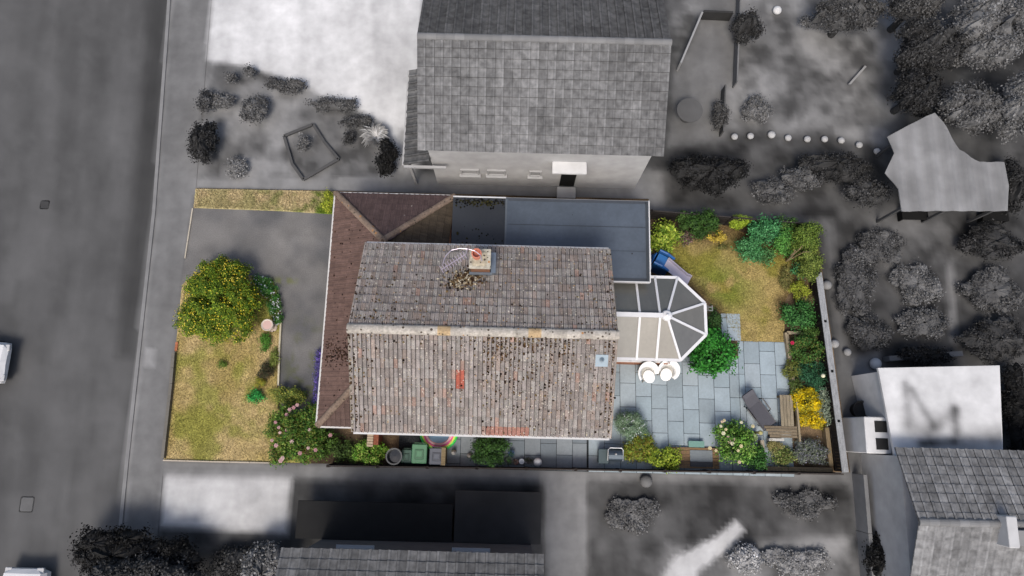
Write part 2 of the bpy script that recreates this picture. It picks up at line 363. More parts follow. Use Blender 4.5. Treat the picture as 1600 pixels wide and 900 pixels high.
# grass blades: uncountable
def blades(name, poly, n, colf, label, h=.05):
    X = []; xs = [p[0] for p in poly]; ys = [p[1] for p in poly]
    x = rng.uniform(min(xs), max(xs), n*2); y = rng.uniform(min(ys), max(ys), n*2); k_ = sdist(poly, x, y) < -.03
    x, y = x[k_][:n], y[k_][:n]; n = len(x); co = colf(x, y)*rng.uniform(.6, 1.45, (n, 1))
    a_ = rng.uniform(0, 6.28, n); hh = h*rng.uniform(.5, 1.4, n); L_ = rng.uniform(.02, .07, n); w_ = .012
    dx, dy = np.cos(a_), np.sin(a_); v = np.zeros((n, 3, 3)); z = Z0+.006
    v[:, 0] = np.stack([x-dy*w_, y+dx*w_, np.full(n, z)], 1); v[:, 1] = np.stack([x+dy*w_, y-dx*w_, np.full(n, z)], 1)
    v[:, 2] = np.stack([x+dx*L_, y+dy*L_, z+hh], 1)
    np_mesh(name, v.reshape(-1, 3), n, 3, co, 'grass', (poly[0][0], poly[0][1], Z0), None, label, 'grass', 'stuff')
def np_mesh(name, V, nf, k_, co, m, org, parent, label=None, cat=None, kind=None):
    me = bpy.data.meshes.new(name); og = np.array(ORG[parent.name] if parent is not None else org)
    me.vertices.add(len(V)); me.vertices.foreach_set('co', (V-og).astype(np.float32).ravel())
    me.loops.add(nf*k_); me.loops.foreach_set('vertex_index', np.arange(nf*k_, dtype=np.int32))
    me.polygons.add(nf); me.polygons.foreach_set('loop_start', np.arange(nf, dtype=np.int32)*k_)
    try: me.polygons.foreach_set('loop_total', np.full(nf, k_, dtype=np.int32))
    except Exception: pass
    me.update(calc_edges=True); me.validate()
    ca = me.color_attributes.new('Col', 'FLOAT_COLOR', 'CORNER'); cc = np.ones((nf*k_, 4)); cc[:, :3] = np.repeat(np.clip(co, 0, .9), k_, axis=0)
    ca.data.foreach_set('color', cc.ravel()); me.materials.append(MATS[m])
    o = bpy.data.objects.new(name, me); COL.objects.link(o)
    if parent is not None: o.parent = parent
    else: o.location = tuple(og)
    ORG[o.name] = Vector(og); return tag(o, label, cat, kind=kind)
blades('grass', poly_px(FL), 26000, f_front, 'short straw-coloured grass of the front lawn')
blades('grass', poly_px(GS), 7000, f_strip, 'patchy green and yellow grass of the strip above the drive', .09)
blades('grass', poly_px(BL), 16000, f_back, 'short dry grass of the lawn behind the house')
# patio slabs, laid in columns with staggered ends
pc = P(968, 600)
def slabs(name, rects, label, tones, z=Z0+.012, keep=None):
    b = MB(); cw, cl, gp = .636, .955, .014
    for (x0, x1, y0, y1) in rects:
        i0, i1 = int((x0-pc.x)/cw)-2, int((x1-pc.x)/cw)+2
        for i in range(i0, i1):
            xa, xb = max(x0, pc.x+i*cw)+gp/2, min(x1, pc.x+(i+1)*cw)-gp/2
            if xb-xa < .05: continue
            off = (i % 2)*cl/2 + random.Random(i).choice((0, .04, -.04))
            for j in range(int((y0-pc.y)/cl)-3, int((y1-pc.y)/cl)+3):
                ya, yb = max(y0, pc.y+j*cl+off)+gp/2, min(y1, pc.y+(j+1)*cl+off)-gp/2
                if yb-ya < .06: continue
                if keep and not keep((xa+xb)/2, (ya+yb)/2): continue
                t = random.choice(tones); v = random.uniform(.93, 1.06)
                b.box((xa+xb)/2, (ya+yb)/2, z-.02, xb-xa, yb-ya, .03+random.uniform(-.003, .003), 0, tuple(q*v for q in C(*t)), bev=.012)
    o = b.build(name, 'slab'); tag(o, label, 'paving', kind='structure')
TONE = [(166, 181, 189), (158, 174, 182), (172, 185, 192), (162, 177, 185), (152, 166, 173)]
pa = P(950, 672); pb = P(1228, 535); pd = P(1240, 745); pe = P(1152, 540); HX0 = 3.15
ycon = P(1000, 555).y
slabs('patio', [(HX0, pe.x-.02, pd.y, ycon), (pe.x-.02, pb.x, pd.y, pb.y)], 'blue grey paved patio behind the house', TONE)
q0, q1 = P(1125, 490), P(1157, 536)
slabs('stepping_path', [(q0.x, q1.x, pb.y+.01, q0.y)], 'short paved tongue reaching from the patio into the lawn', TONE)
q0, q1 = P(690, 672), P(955, 735)
slabs('side_passage', [(q0.x, HX0-.01, q1.y-.05, q0.y+.5)], 'narrow paved passage along the lower wall of the house', [(134, 146, 154), (124, 136, 144), (142, 152, 158)])
b = MB().color(C(58, 62, 64)); b.prism([(HX0-7.5, pd.y), (pb.x, pd.y), (pb.x, pb.y), (pe.x, pb.y), (pe.x, ycon), (HX0-7.5, q0.y+.4)], Z0-.004, Z0+.0085)
tag(b.build('mortar_bed', 'soil'), 'dark joints under the paving slabs', 'mortar', kind='structure')

# ------------------------------------------------------------------ roof tiles
def tile_plane(b, poly, tw=.30, cl=.33, amp=.022, colf=None, lift=.034, under=None, pan=2, gap=.012, simple=False, dirt_shade=.026):
    """poly: convex planar 3-D polygon, first edge = eave; fills it with stepped interlocking tiles"""
    pl = [Vector(p) for p in poly]; U = (pl[1]-pl[0]).normalized(); n_ = Vector((0, 0, 0))
    for i in range(1, len(pl)-1): n_ += (pl[i]-pl[0]).cross(pl[i+1]-pl[0])
    n_.normalize()
    if n_.z < 0: n_ = -n_
    Vv = n_.cross(U)
    if Vv.z < 0: Vv = -Vv
    O = pl[0]; uv = [((p-O).dot(U), (p-O).dot(Vv)) for p in pl]
    u0, u1 = min(p[0] for p in uv), max(p[0] for p in uv); v1 = max(p[1] for p in uv)
    nu, nv = int(round((u1-u0)/tw)), int(math.ceil(v1/cl-.02)); tw = (u1-u0)/nu
    if simple: prof = [(0, 0), (1, 0)]
    elif pan == 2: prof = [(0, 0), (.36, 0), (.40, 1), (.48, 1), (.52, 0), (.88, 0), (.92, 1), (1, 1)]
    else: prof = [(0, .0), (.3, -.5), (.62, .0), (.78, 1), (1, .9)]
    verts, faces, cols = [], [], []
    for j in range(nv):
        for i in range(nu):
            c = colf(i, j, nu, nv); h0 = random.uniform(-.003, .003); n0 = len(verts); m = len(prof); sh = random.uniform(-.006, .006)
            for (vv, lf) in ((j*cl+sh, lift), ((j+1)*cl-dirt_shade+.005, .004+(lift-.004)*dirt_shade/cl), ((j+1)*cl+.02, .004)):
                for t, h in prof:
                    u = u0+i*tw+gap/2+(tw-gap)*t
                    verts.append(O+U*u+Vv*vv+n_*(lf+h*amp+h0))
            for t, h in prof:
                u = u0+i*tw+gap/2+(tw-gap)*t; verts.append(O+U*u+Vv*(j*cl+sh)+n_*(-.004))
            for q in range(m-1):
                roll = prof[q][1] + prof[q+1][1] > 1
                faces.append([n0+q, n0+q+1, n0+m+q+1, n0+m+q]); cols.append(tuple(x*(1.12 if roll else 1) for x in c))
                faces.append([n0+m+q, n0+m+q+1, n0+2*m+q+1, n0+2*m+q]); cols.append(tuple(x*.42 for x in c))  # row lines painted in: shade under the tile edge along with joint dirt
                faces.append([n0+3*m+q, n0+3*m+q+1, n0+q+1, n0+q]); cols.append(tuple(x*.32 for x in c))  # butt shade painted darker too
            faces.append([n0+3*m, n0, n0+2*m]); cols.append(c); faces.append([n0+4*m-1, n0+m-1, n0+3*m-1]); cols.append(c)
    bm = bmesh.new(); cl_ = bm.loops.layers.float_color.new('Col'); bv = [bm.verts.new(v) for v in verts]
    for f, c in zip(faces, cols):
        fc = bm.faces.new([bv[i] for i in f])
        for lp in fc.loops: lp[cl_] = (*c, 1)
    cen = sum(pl, Vector())/len(pl)
    for i in range(len(pl)):
        a_, b_ = pl[i], pl[(i+1) % len(pl)]
        if i == 0: continue
        nn = (b_-a_).cross(n_).normalized()
        if nn.dot(cen-a_) > 0: nn = -nn
        bmesh.ops.bisect_plane(bm, geom=bm.verts[:]+bm.edges[:]+bm.faces[:], plane_co=a_, plane_no=nn, clear_outer=True)
    bm.verts.ensure_lookup_table(); bm.verts.index_update(); n0 = len(b.v); b.v += [tuple(v.co) for v in bm.verts]
    for f in bm.faces: b.f.append([n0+v.index for v in f.verts]); lp = f.loops[0][cl_]; b.c.append((lp[0], lp[1], lp[2]))
    bm.free()
    uc = under or C(50, 44, 40)
    und = [p-n_*.012 for p in pl]; b.add(und, [list(range(len(und)))], uc)
    return U, Vv, n_
def halfpipe(b, p, q, r, c, n=7, seg=.33, base=.02, cf=None):       # ridge / hip tiles
    p, q = Vector(p), Vector(q); d = q-p; L_ = d.length; d.normalize(); r_ = d.cross(Vector((0, 0, 1))).normalized(); u = r_.cross(d)
    k_ = max(1, int(L_/seg)); s_ = L_/k_
    for i in range(k_):
        cc = cf(i, k_) if cf else jit(c, .85, 1.15); vs = []
        for t, rr in ((i*s_+.006, r*1.04), ((i+1)*s_+.012, r*.98)):
            for m in range(n+1):
                an = math.pi*m/n; vs.append(p+d*t+r_*(math.cos(an)*rr)+u*(math.sin(an)*rr*.8+base))
        fs = [[m, m+1, n+1+m+1, n+1+m] for m in range(n)]+[list(range(n+1)), list(range(n+1, 2*n+2))[::-1]]
        b.add(vs, fs, cc)
def walls(poly, z0, z1, c): return MB().color(c).prism(poly, z0, z1)
def window(parent, x, y, z, wd, ht, nx, ny, fc=C(235, 235, 235), gc=C(60, 66, 72), mullions=1, sf='white'):
    """window in a wall whose outward normal is (nx, ny); x,y on the wall face"""
    tx, ty = -ny, nx; f = MB().color(fc); o_ = .03
    cx, cy = x+nx*o_, y+ny*o_; th = .07
    def bar(a0, a1, z0, z1): f.beam((cx+tx*(a0+a1)/2, cy+ty*(a0+a1)/2, z0), (cx+tx*(a0+a1)/2, cy+ty*(a0+a1)/2, z1), 1, 1) if False else f.box(cx+tx*(a0+a1)/2, cy+ty*(a0+a1)/2, z0, abs(a1-a0), th, z1-z0, math.atan2(ty, tx))
    bar(-wd/2, wd/2, z, z+.06); bar(-wd/2, wd/2, z+ht-.06, z+ht)
    for i in range(mullions+2):
        a_ = -wd/2+.03+(wd-.06)*i/(mullions+1); bar(a_-.03, a_+.03, z+.06, z+ht-.06)
    fo = f.build('window', 'white', parent); g_ = MB().color(gc)
    g_.box(x+nx*.012, y+ny*.012, z+.05, wd-.06, .016, ht-.1, math.atan2(ty, tx)); g_.build('pane', 'glass', fo)
    s_ = MB().color(fc); s_.box(x+nx*.08, y+ny*.08, z-.055, wd+.12, .16, .05, math.atan2(ty, tx)); s_.build('sill', 'white', fo)
    return fo

# ------------------------------------------------------------------ MAIN HOUSE
ZE, RISE = 5.17, 1.54
hx0, hx1, hy0, hy1 = -5.12, 3.36, -.19, 6.17; hym = (hy0+hy1)/2; ZR = ZE+RISE
slope = RISE/((hy1-hy0)/2)
house = empty('detached_house', (-.9, 3, 0), 'detached house with lichen covered brown tiled gable roof, inside the coloured plot', 'house')
wx0, wx1, wy0, wy1 = hx0+.12, hx1-.12, hy0+.35, hy1-.35
b = MB().color(C(168, 120, 96)); b.prism([(wx0, wy0), (wx1, wy0), (wx1, wy1), (wx0, wy1)], 0, ZE+.0)
for x in (wx0, wx1-.1):                               # gable triangles
    zz = ZE; k_ = .35*slope
    b.add([(x, wy0, zz), (x, wy1, zz), (x, hym, ZR-.12), (x+.1, wy0, zz), (x+.1, wy1, zz), (x+.1, hym, ZR-.12)], [[0, 2, 1], [3, 4, 5], [0, 3, 5, 2], [1, 2, 5, 4]])
b.build('wall', 'brick', house)
def roofcol(i, j, nu, nv, hue=0):
    r = random.random(); v = random.uniform(.86, 1.14)
    if r < .03: c = C(170, 144, 132)
    elif r < .16: c = C(160, 146, 137)
    elif r < .5: c = C(160, 152, 147)
    elif r < .8: c = C(152, 143, 137)
    else: c = C(166, 160, 154)
    return tuple(x*v*CV[i % 97]*(1.02 if i % 2 else .95) for x in c)
CV = [random.uniform(.90, 1.08) for _ in range(97)]
def col_lower(i, j, nu, nv):
    px_ = i/nu
    if j in (5, 6) and i in (int(nu*.415), int(nu*.415)+1): return C(182, 100, 82)
    if j == 0 and .50 < px_ < .68: return jit(C(172, 126, 112), .92, 1.08)
    return roofcol(i, j, nu, nv)
HT = .1413
rb = MB()
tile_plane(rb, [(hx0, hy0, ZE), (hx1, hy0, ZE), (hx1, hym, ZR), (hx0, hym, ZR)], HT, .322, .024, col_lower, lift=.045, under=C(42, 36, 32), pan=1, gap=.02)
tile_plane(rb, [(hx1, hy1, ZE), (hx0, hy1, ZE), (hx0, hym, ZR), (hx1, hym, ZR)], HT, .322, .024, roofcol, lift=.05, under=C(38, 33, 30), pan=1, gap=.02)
mroof = rb.build('main_roof', 'tile', house)
b = MB()
def rc(i, n):
    if i in (int(n*.38), int(n*.67)): return C(196, 170, 132)
    return jit(C(194, 187, 176), .88, 1.1)
halfpipe(b, (hx0-.03, hym, ZR-.03), (hx1+.03, hym, ZR-.03), .155, C(182, 168, 148), seg=.4, cf=rc)
b.build('ridge', 'mortar', mroof)
for x in (hx0+.03, hx1-.03):                          # mortared verges
    b = MB().color(C(150, 142, 130))
    for y_ in (hy0, hy1): b.beam((x, y_, ZE-.03), (x, hym, ZR-.03), .09, .09)
    b.build('verge', 'mortar', mroof)
# moss clumps, thick near the ridge and the verges
def moss(name, n, sampler, parent, cols, r0, r1, lab=None):
    b = MB()
    for _ in range(n):
        x, y, z = sampler(); r = random.uniform(r0, r1); c = random.choice(cols); v = random.uniform(.7, 1.3); vs = []
        k_ = 6; a0 = random.random()*6
        for (rr, hh) in ((1, 0), (.75, .5)):
            for q in range(k_): t = a0+q*6.283/k_; vs.append((x+math.cos(t)*r*rr*random.uniform(.7, 1.2), y+math.sin(t)*r*rr*random.uniform(.7, 1.2), z+hh*r))
        vs.append((x, y, z+.75*r)); fs = [[q, (q+1) % k_, k_+(q+1) % k_, k_+q] for q in range(k_)]+[[k_+q, k_+(q+1) % k_, 2*k_] for q in range(k_)]
        b.add(vs, fs, tuple(a_*v for a_ in c))
    return b.build(name, 'moss', parent, kind='stuff', label=lab)
def zroof(y): return ZE+slope*(min(y-hy0, hy1-y))+.045
def ms():
    while True:
        x = random.uniform(hx0, hx1); y = random.uniform(hy0, hy1); t = (x-hx0)/(hx1-hx0)
        up = y > hym; dr = abs(y-hym)
        p = .012
        if not up: p += .9*math.exp(-dr/.55)*max(.12, 1-abs(t-.62)/.3) + (.55*math.exp(-dr/1.3) if .5 < t < .85 else 0)
        else: p += .5*math.exp(-dr/.9)*max(.25, math.sin(t*7+.5)) + (.5*math.exp(-dr/.5) if t < .2 else 0)
        p += .7*math.exp(-(x-hx0)/.22) + .7*math.exp(-(hx1-x)/.20)
        if random.random() < p: break
    x = hx0+round((x-hx0-.06)/.1415)*.1415+.03+random.uniform(-.02, .02) if random.random() < .8 else x
    return x, y, zroof(y)-.012
moss('moss', 1900, ms, mroof, [C(62, 46, 36), C(78, 60, 44), C(48, 38, 32), C(100, 76, 52), C(120, 104, 76)], .016, .040)
moss('lichen', 800, lambda: (lambda x, y: (x, y, zroof(y)-.008))(random.uniform(hx0, hx1), random.uniform(hy0, hy1)), mroof, [C(214, 210, 198), C(200, 190, 160), C(186, 150, 100)], .010, .026)
p_ = P(937, 566, 5.9); b = MB().color(C(150, 170, 182)); yy = p_.y; b.add([(p_.x-.2, yy-.18, zroof(yy-.18)+.03), (p_.x+.2, yy-.18, zroof(yy-.18)+.03), (p_.x+.2, yy+.18, zroof(yy+.18)+.03), (p_.x-.2, yy+.18, zroof(yy+.18)+.03)], [[0, 1, 2, 3]])
b.lathe(p_.x, yy+.02, zroof(yy)+.03, [(.075, 0), (.07, .08), (.03, .09), (.028, .04)], 12, C(120, 138, 150)); b.build('roof_vent', 'plastic', mroof)
# gutters and fascia
b = MB().color(C(225, 225, 225)); b.box((hx0+hx1)/2, hy0-.03, ZE-.16, hx1-hx0-.1, .10, .12); b.build('gutter', 'white', house); b = MB().color(C(225, 225, 225)); b.box((hx0+hx1)/2, hy1+.03, ZE-.16, hx1-hx0-.1, .10, .12); b.build('gutter', 'white', house)
b = MB().color(C(120, 116, 112)); b.box((hx0+hx1)/2, hy0+.2, ZE-.2, hx1-hx0-.2, .36, .03); b.build('soffit', 'white', house); b = MB().color(C(120, 116, 112)); b.box((hx0+hx1)/2, hy1-.2, ZE-.2, hx1-hx0-.2, .36, .03); b.build('soffit', 'white', house)
for x, wd in ((-3.4, 1.5), (-1.0, .7), (1.7, 1.6)): window(house, x, wy0, 3.2, wd, 1.1, 0, -1)
for x, wd in ((-3.2, 1.2), (.9, 1.0)): window(house, x, wy0, .95, wd, 1.1, 0, -1)
for y, wd in ((1.6, 1.8), (4.4, 1.6)): window(house, wx1, y, 3.2, wd, 1.15, 1, 0); window(house, wx0, y, 3.75, wd, .95, -1, 0)
window(house, wx0, 1.2, .95, 1.8, 1.2, -1, 0)
b = MB().color(C(70, 90, 80)); b.box(-.4, wy0-.03, .1, .86, .06, 2.0, bev=.01); d_ = b.build('side_door', 'plastic', house)
b = MB().color(C(200, 200, 200)); b.ball(-.08, wy0-.09, 1.1, .04); b.build('handle', 'metal', d_)
b = MB().color(C(96, 54, 44)); b.box(wx0-.03, 3.2, .1, .06, .9, 2.05, bev=.01); d_ = b.build('front_door', 'plastic', house)
b = MB().color(C(200, 200, 200)); b.ball(wx0-.09, 3.5, 1.1, .04); b.build('handle', 'metal', d_)
# chimney
cp = P(750, 404, 6.6); cx, cy = cp.x, cp.y; zb = zroof(cy-.3)
b = MB().color(C(150, 108, 84)); b.box(cx, cy, ZE, .62, .58, 6.52-ZE); ch = b.build('chimney', 'brick', house)
b = MB().color(C(190, 184, 168)); b.box(cx, cy, 6.52, .70, .66, .07, bev=.01); b.box(cx-.02, cy, 6.59, .5, .5, .05, bev=.06, c=C(188, 178, 156)); b.build('crown', 'mortar', ch)
b = MB().color(C(226, 138, 112)); b.lathe(cx-.10, cy+.09, 6.63, [(.15, 0), (.145, .22), (.165, .24), (.165, .30), (.13, .30), (.12, .06)], 20); b.build('chimney_pot', 'plastic', ch)
b = MB().color(C(140, 152, 164)); b.box(cx+.42, cy, zb-.1, .16, .70, .42); b.box(cx, cy-.34, zb-.1, .74, .08, .3); b.build('flashing', 'metal', ch)
pp = P(724, 430, 6.35)
def ls():
    q = random.gauss(0, .33), abs(random.gauss(0, 1))
    x = pp.x+random.gauss(0, .30); y = pp.y+random.gauss(-.03, .17)+(x-pp.x)*.25
    return x, y, zroof(y)+random.uniform(0, .05)
o = moss('moss_debris', 420, ls, None, [C(70, 52, 40), C(120, 100, 72), C(200, 190, 168), C(92, 72, 50), C(50, 40, 34), C(170, 156, 130)], .02, .05)
tag(o, 'heap of loose moss and leaf debris on the roof beside the chimney', 'debris', kind='stuff')
# tv aerial
A0, A1 = P(690, 421, 7.5), P(728, 397, 7.6)
t = empty('tv_aerial', (cx-.3, cy, 6.9), 'pale tv aerial with many short rods, fixed left of the chimney', 'aerial')
b = MB().color(C(200, 192, 200)); b.tube([(cx-.36, cy, 6.4), (cx-.36, cy, 7.65)], .022, 8); b.tube([(cx-.36, cy, 7.6), (A1.x, A1.y, 7.6)], .018, 6); b.build('mast', 'metal', t)
b = MB().color(C(214, 200, 214)); b.tube([A0, A1], .014, 6); b.build('boom', 'metal', t)
d_ = (A1-A0).normalized(); n_ = Vector((-d_.y, d_.x, 0))
for i in range(10):
    q = A0.lerp(A1, i/9.5); b = MB().color(C(222, 206, 222)); b.tube([q-n_*.13, q+n_*.13], .011, 6); b.build('rod', 'metal', t)
b = MB().color(C(216, 204, 216)); b.tube([P(x, y, 7.4) for x, y in ((692, 412), (696, 400), (705, 391), (718, 388), (732, 389), (742, 392), (750, 398), (753, 408))], .017, 8); b.build('bent_tube', 'metal', t)

# ---- garage with hipped roof and pent roof along the front
ZG = 2.6
TL, TR, BLc = P(525, 302, ZG), P(711, 306, ZG), P(496, 665, ZG)
gx0 = (TL.x+BLc.x)/2; TL.x = gx0; BLc.x = gx0; gy1 = (TL.y+TR.y)/2; TL.y = TR.y = gy1; gy0 = BLc.y
best = None                                             # apex on the 45 degree hip that lands where the photo has it
for k_ in range(60, 330):
    d = k_/100
    for pz in (2.9, 3.0, 3.1, 3.2, 3.3, 3.4, 3.5, 3.6, 3.7, 3.8):
        q = P(600, 374, pz); er = math.hypot(q.x-(gx0+d), q.y-(gy1-d))
        if best is None or er < best[0]: best = (er, d, pz)
_, gd, gz = best
AX = Vector((gx0+gd, gy1-gd, gz)); gsl = (gz-ZG)/gd
gw = wx0-gx0                                            # pent roof width up to the house wall
zt = ZG+gsl*gw
def bcol(r_, g_, b_):
    def f(i, j, nu, nv):
        v = random.uniform(.86, 1.14); return tuple(x*v for x in C(r_, g_, b_))
    return f
rb = MB()
yb = gy0+gw
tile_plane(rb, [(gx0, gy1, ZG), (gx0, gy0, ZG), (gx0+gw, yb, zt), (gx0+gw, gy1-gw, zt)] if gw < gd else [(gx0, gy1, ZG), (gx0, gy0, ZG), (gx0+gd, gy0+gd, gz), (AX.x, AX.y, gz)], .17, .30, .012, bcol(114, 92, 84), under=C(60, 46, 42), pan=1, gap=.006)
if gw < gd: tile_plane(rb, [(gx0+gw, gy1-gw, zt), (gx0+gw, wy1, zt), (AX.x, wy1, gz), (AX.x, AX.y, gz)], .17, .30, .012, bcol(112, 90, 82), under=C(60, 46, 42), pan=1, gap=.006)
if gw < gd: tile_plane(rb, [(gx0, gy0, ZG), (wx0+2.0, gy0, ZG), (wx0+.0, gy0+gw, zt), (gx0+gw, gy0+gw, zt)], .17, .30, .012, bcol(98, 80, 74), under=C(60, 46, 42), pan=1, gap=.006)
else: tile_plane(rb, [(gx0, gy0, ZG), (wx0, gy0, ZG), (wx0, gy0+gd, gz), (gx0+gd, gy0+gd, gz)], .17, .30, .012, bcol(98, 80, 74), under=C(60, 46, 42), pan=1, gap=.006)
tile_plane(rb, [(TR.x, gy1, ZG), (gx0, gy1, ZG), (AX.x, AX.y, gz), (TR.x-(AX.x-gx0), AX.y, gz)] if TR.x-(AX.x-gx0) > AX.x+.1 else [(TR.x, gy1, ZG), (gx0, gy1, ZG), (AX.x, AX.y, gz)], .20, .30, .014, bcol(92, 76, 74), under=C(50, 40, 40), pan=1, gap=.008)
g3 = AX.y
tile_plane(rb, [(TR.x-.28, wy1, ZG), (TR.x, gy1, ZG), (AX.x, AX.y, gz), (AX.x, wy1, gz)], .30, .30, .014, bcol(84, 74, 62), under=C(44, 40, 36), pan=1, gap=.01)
froof = rb.build('front_roof', 'brown_tile', house)
moss('moss', 420, lambda: (lambda x, y: (x, y, ZG+gsl*(x-gx0)+.03))(random.uniform(gx0+.1, wx0-.05), random.gauss(hym-.35, .28) if random.random() < .8 else random.uniform(gy0+.5, gy1-1)), froof, [C(62, 46, 38), C(74, 56, 44), C(48, 38, 34)], .018, .04)
for (p, q) in ((TL, AX), (TR, AX), (Vector((gx0, gy0, ZG)), Vector((gx0+min(gw, gd), gy0+min(gw, gd), ZG+gsl*min(gw, gd))))):
    b = MB(); halfpipe(b, p+Vector((0, 0, .0)), q, .12, C(140, 122, 108), seg=.36); b.build('hip', 'mortar', froof)
b = MB().color(C(222, 220, 216))
b.box(gx0-.04, (gy0+gy1)/2, ZG-.09, .07, gy1-gy0, .10); b.build('gutter', 'white', froof); b = MB().color(C(222, 220, 216)); b.box((gx0+TR.x)/2, gy1+.03, ZG-.09, TR.x-gx0+.04, .05, .08); b.build('gutter', 'white', froof); b = MB().color(C(222, 220, 216)); b.box((gx0+wx0+.1)/2, gy0-.04, ZG-.09, wx0+.1-gx0, .07, .10)
b.build('gutter', 'white', froof)
# garage body, porch
b = MB().color(C(168, 120, 96)); b.prism([(gx0+.35, wy1+.01), (wx0+.5, wy1+.01), (TR.x-.1, wy1+.01), (TR.x-.1, gy1-.3), (gx0+.35, gy1-.3)], 0, ZG-.05); b.build('wall', 'brick', house)
b = MB().color(C(225, 225, 222)); b.box(gx0+.31, (wy1+gy1-.3)/2, .1, .06, 2.2, 2.1)
gdr = b.build('garage_door', 'white', house); b = MB().color(C(60, 60, 60)); b.box(gx0+.26, (wy1+gy1-.3)/2, .9, .04, .16, .05); b.build('handle', 'metal', gdr)
for y in (gy0+.3, gy0+2.6, wy1-.3): b = MB().color(C(230, 230, 228)); b.box(gx0+.35, y, .08, .12, .12, ZG-.15); b.build('porch_post', 'white', house)
# ---- flat roof extension
ZF = 2.85
fTL, fTR, fBR = P(700, 309, ZF), P(1014, 313, ZF), P(1014, 440, ZF)
fx1 = (fTR.x+fBR.x)/2; fy1 = (fTL.y+fTR.y)/2; fyb = fBR.y; fxm = P(790, 330, ZF).x; fx0 = TR.x-.05
b = MB().color(C(168, 120, 96)); b.prism([(fx0+.3, wy1+.02), (wx1+.01, wy1+.02), (wx1+.01, fyb+.25), (fx1-.3, fyb+.25), (fx1-.3, fy1-.2), (fx0+.3, fy1-.2)], 0, ZF-.2); b.build('wall', 'brick', house)
b = MB().color(C(82, 92, 104)); b.prism([(fxm, wy1+.03), (wx1+.03, wy1+.03), (wx1+.03, fyb), (fx1, fyb), (fx1, fy1), (fxm, fy1)], ZF-.14, ZF); fr = b.build('flat_roof', 'felt', house)
b = MB().color(C(46, 50, 56)); b.prism([(fx0, wy1+.03), (fxm-.01, wy1+.03), (fxm-.01, fy1), (fx0, fy1)], ZF-.16, ZF-.05); b.build('old_felt_bay', 'felt', fr)
b = MB().color(C(62, 69, 78))                          # felt laps
for x in (fxm+1.9, fxm+4.1, fxm+5.8):
    pass
b.box((fxm+fx1)/2, fy1-1.05, ZF+.001, fx1-fxm-.2, .035, .006); b.box((fxm+fx1)/2+.3, fy1-2.0, ZF+.001, fx1-fxm-.9, .02, .005)
b.box(fxm+.02, (wy1+fy1)/2+.02, ZF-.02, .07, fy1-wy1-.1, .035, c=C(98, 106, 114)); b.box(fx1-.07, (fyb+fy1)/2, ZF+.001, .10, fy1-fyb-.05, .02, c=C(58, 64, 70)); b.box((fxm+fx1)/2, fy1-.06, ZF+.001, fx1-fxm-.2, .09, .02, c=C(70, 76, 84)); b.box((fx1+wx1)/2, fyb+.06, ZF+.001, fx1-wx1-.2, .1, .02, c=C(56, 62, 70))
b.build('felt_lap', 'felt', fr)
b = MB().color(C(232, 232, 232)); b.box(fx1+.025, (fyb+fy1)/2, ZF-.2, .04, fy1-fyb+.06, .215); b.box((fx1+wx1)/2+.05, fyb-.025, ZF-.2, fx1-wx1-.05, .04, .205); b.box((fx0+fxm)/2, fy1+.025, ZF-.12, fxm-fx0, .05, .09); b.box((fxm+fx1)/2, fy1+.02, ZF-.2, fx1-fxm, .03, .18, c=C(140, 140, 140)); b.build('fascia', 'white', fr)
moss('moss', 260, lambda: (random.uniform(fx0+.1, fxm-.05), random.choice((fy1-abs(random.gauss(0, .15))-.05, fy1-.1-abs(random.gauss(0, .1)), wy1+.5+abs(random.gauss(0, .5)))), ZF-.05), fr, [C(40, 38, 26), C(62, 60, 34), C(24, 24, 26)], .015, .05)
window(house, fx1-.3, fyb+1.7, .9, 1.3, 1.15, 1, 0)
# open casement
q = P(1018, 404, 1.9); b = MB().color(C(238, 240, 244)); x0_, x1_ = fx1-.06, fx1+.24; ym_ = q.y
for ya, yb_ in ((ym_-.42, ym_-.36), (ym_+.36, ym_+.42)): b.beam((x0_, (ya+yb_)/2, 2.15), (x1_, (ya+yb_)/2, 1.85), .06, .05)
b.beam((x1_, ym_-.42, 1.85), (x1_, ym_+.42, 1.85), .06, .05); b.beam((x0_, ym_-.42, 2.15), (x0_, ym_+.42, 2.15), .05, .05)
ow_ = b.build('open_window', 'white', house); b = MB().color(C(150, 164, 180)); b.add([(x0_, ym_-.38, 2.15), (x1_, ym_-.38, 1.85), (x1_, ym_+.38, 1.85), (x0_, ym_+.38, 2.15)], [[0, 1, 2, 3]]); b.build('pane', 'glass', ow_)

# ------------------------------------------------------------------ CONSERVATORY
ZC, ZCR = 2.25, 3.05
ce = [P(962, 441, ZC), P(1058, 433, ZC), P(1101, 474, ZC), P(1103, 523, ZC), P(1063, 563, ZC), P(962, 562, ZC)]
cb = P(1063, 563, ZC); ct = P(1058, 434, ZC)
yT, yB = ct.y, cb.y; ce[0] = Vector((wx1+.02, yT, ZC)); ce[5] = Vector((wx1+.02, yB, ZC)); ce[1].y = yT; ce[4].y = yB
hub = P(1042, 493, ZCR+.05); hub.z = ZCR; r0 = Vector((wx1+.02, hub.y, ZCR))
con = empty('conservatory', (5, hub.y, 0), 'white framed conservatory with a fan-shaped grey glazed roof, attached to the back of the house', 'conservatory')
dw = C(214, 210, 206)
cen = Vector((4.9, hub.y, 0)); low = [Vector((p.x, p.y, 0)) + (cen-Vector((p.x, p.y, 0))).normalized()*.14 if 0 < i < 5 else Vector((p.x, p.y + (.1 if i == 5 else -.1), 0)) for i, p in enumerate(ce)]
b = MB().color(C(168, 120, 96))
for i in range(5):
    p, q = low[i], low[i+1]; b.beam((p.x, p.y, .35), (q.x, q.y, .35), .2, .6)
b.build('dwarf_wall', 'brick', con)
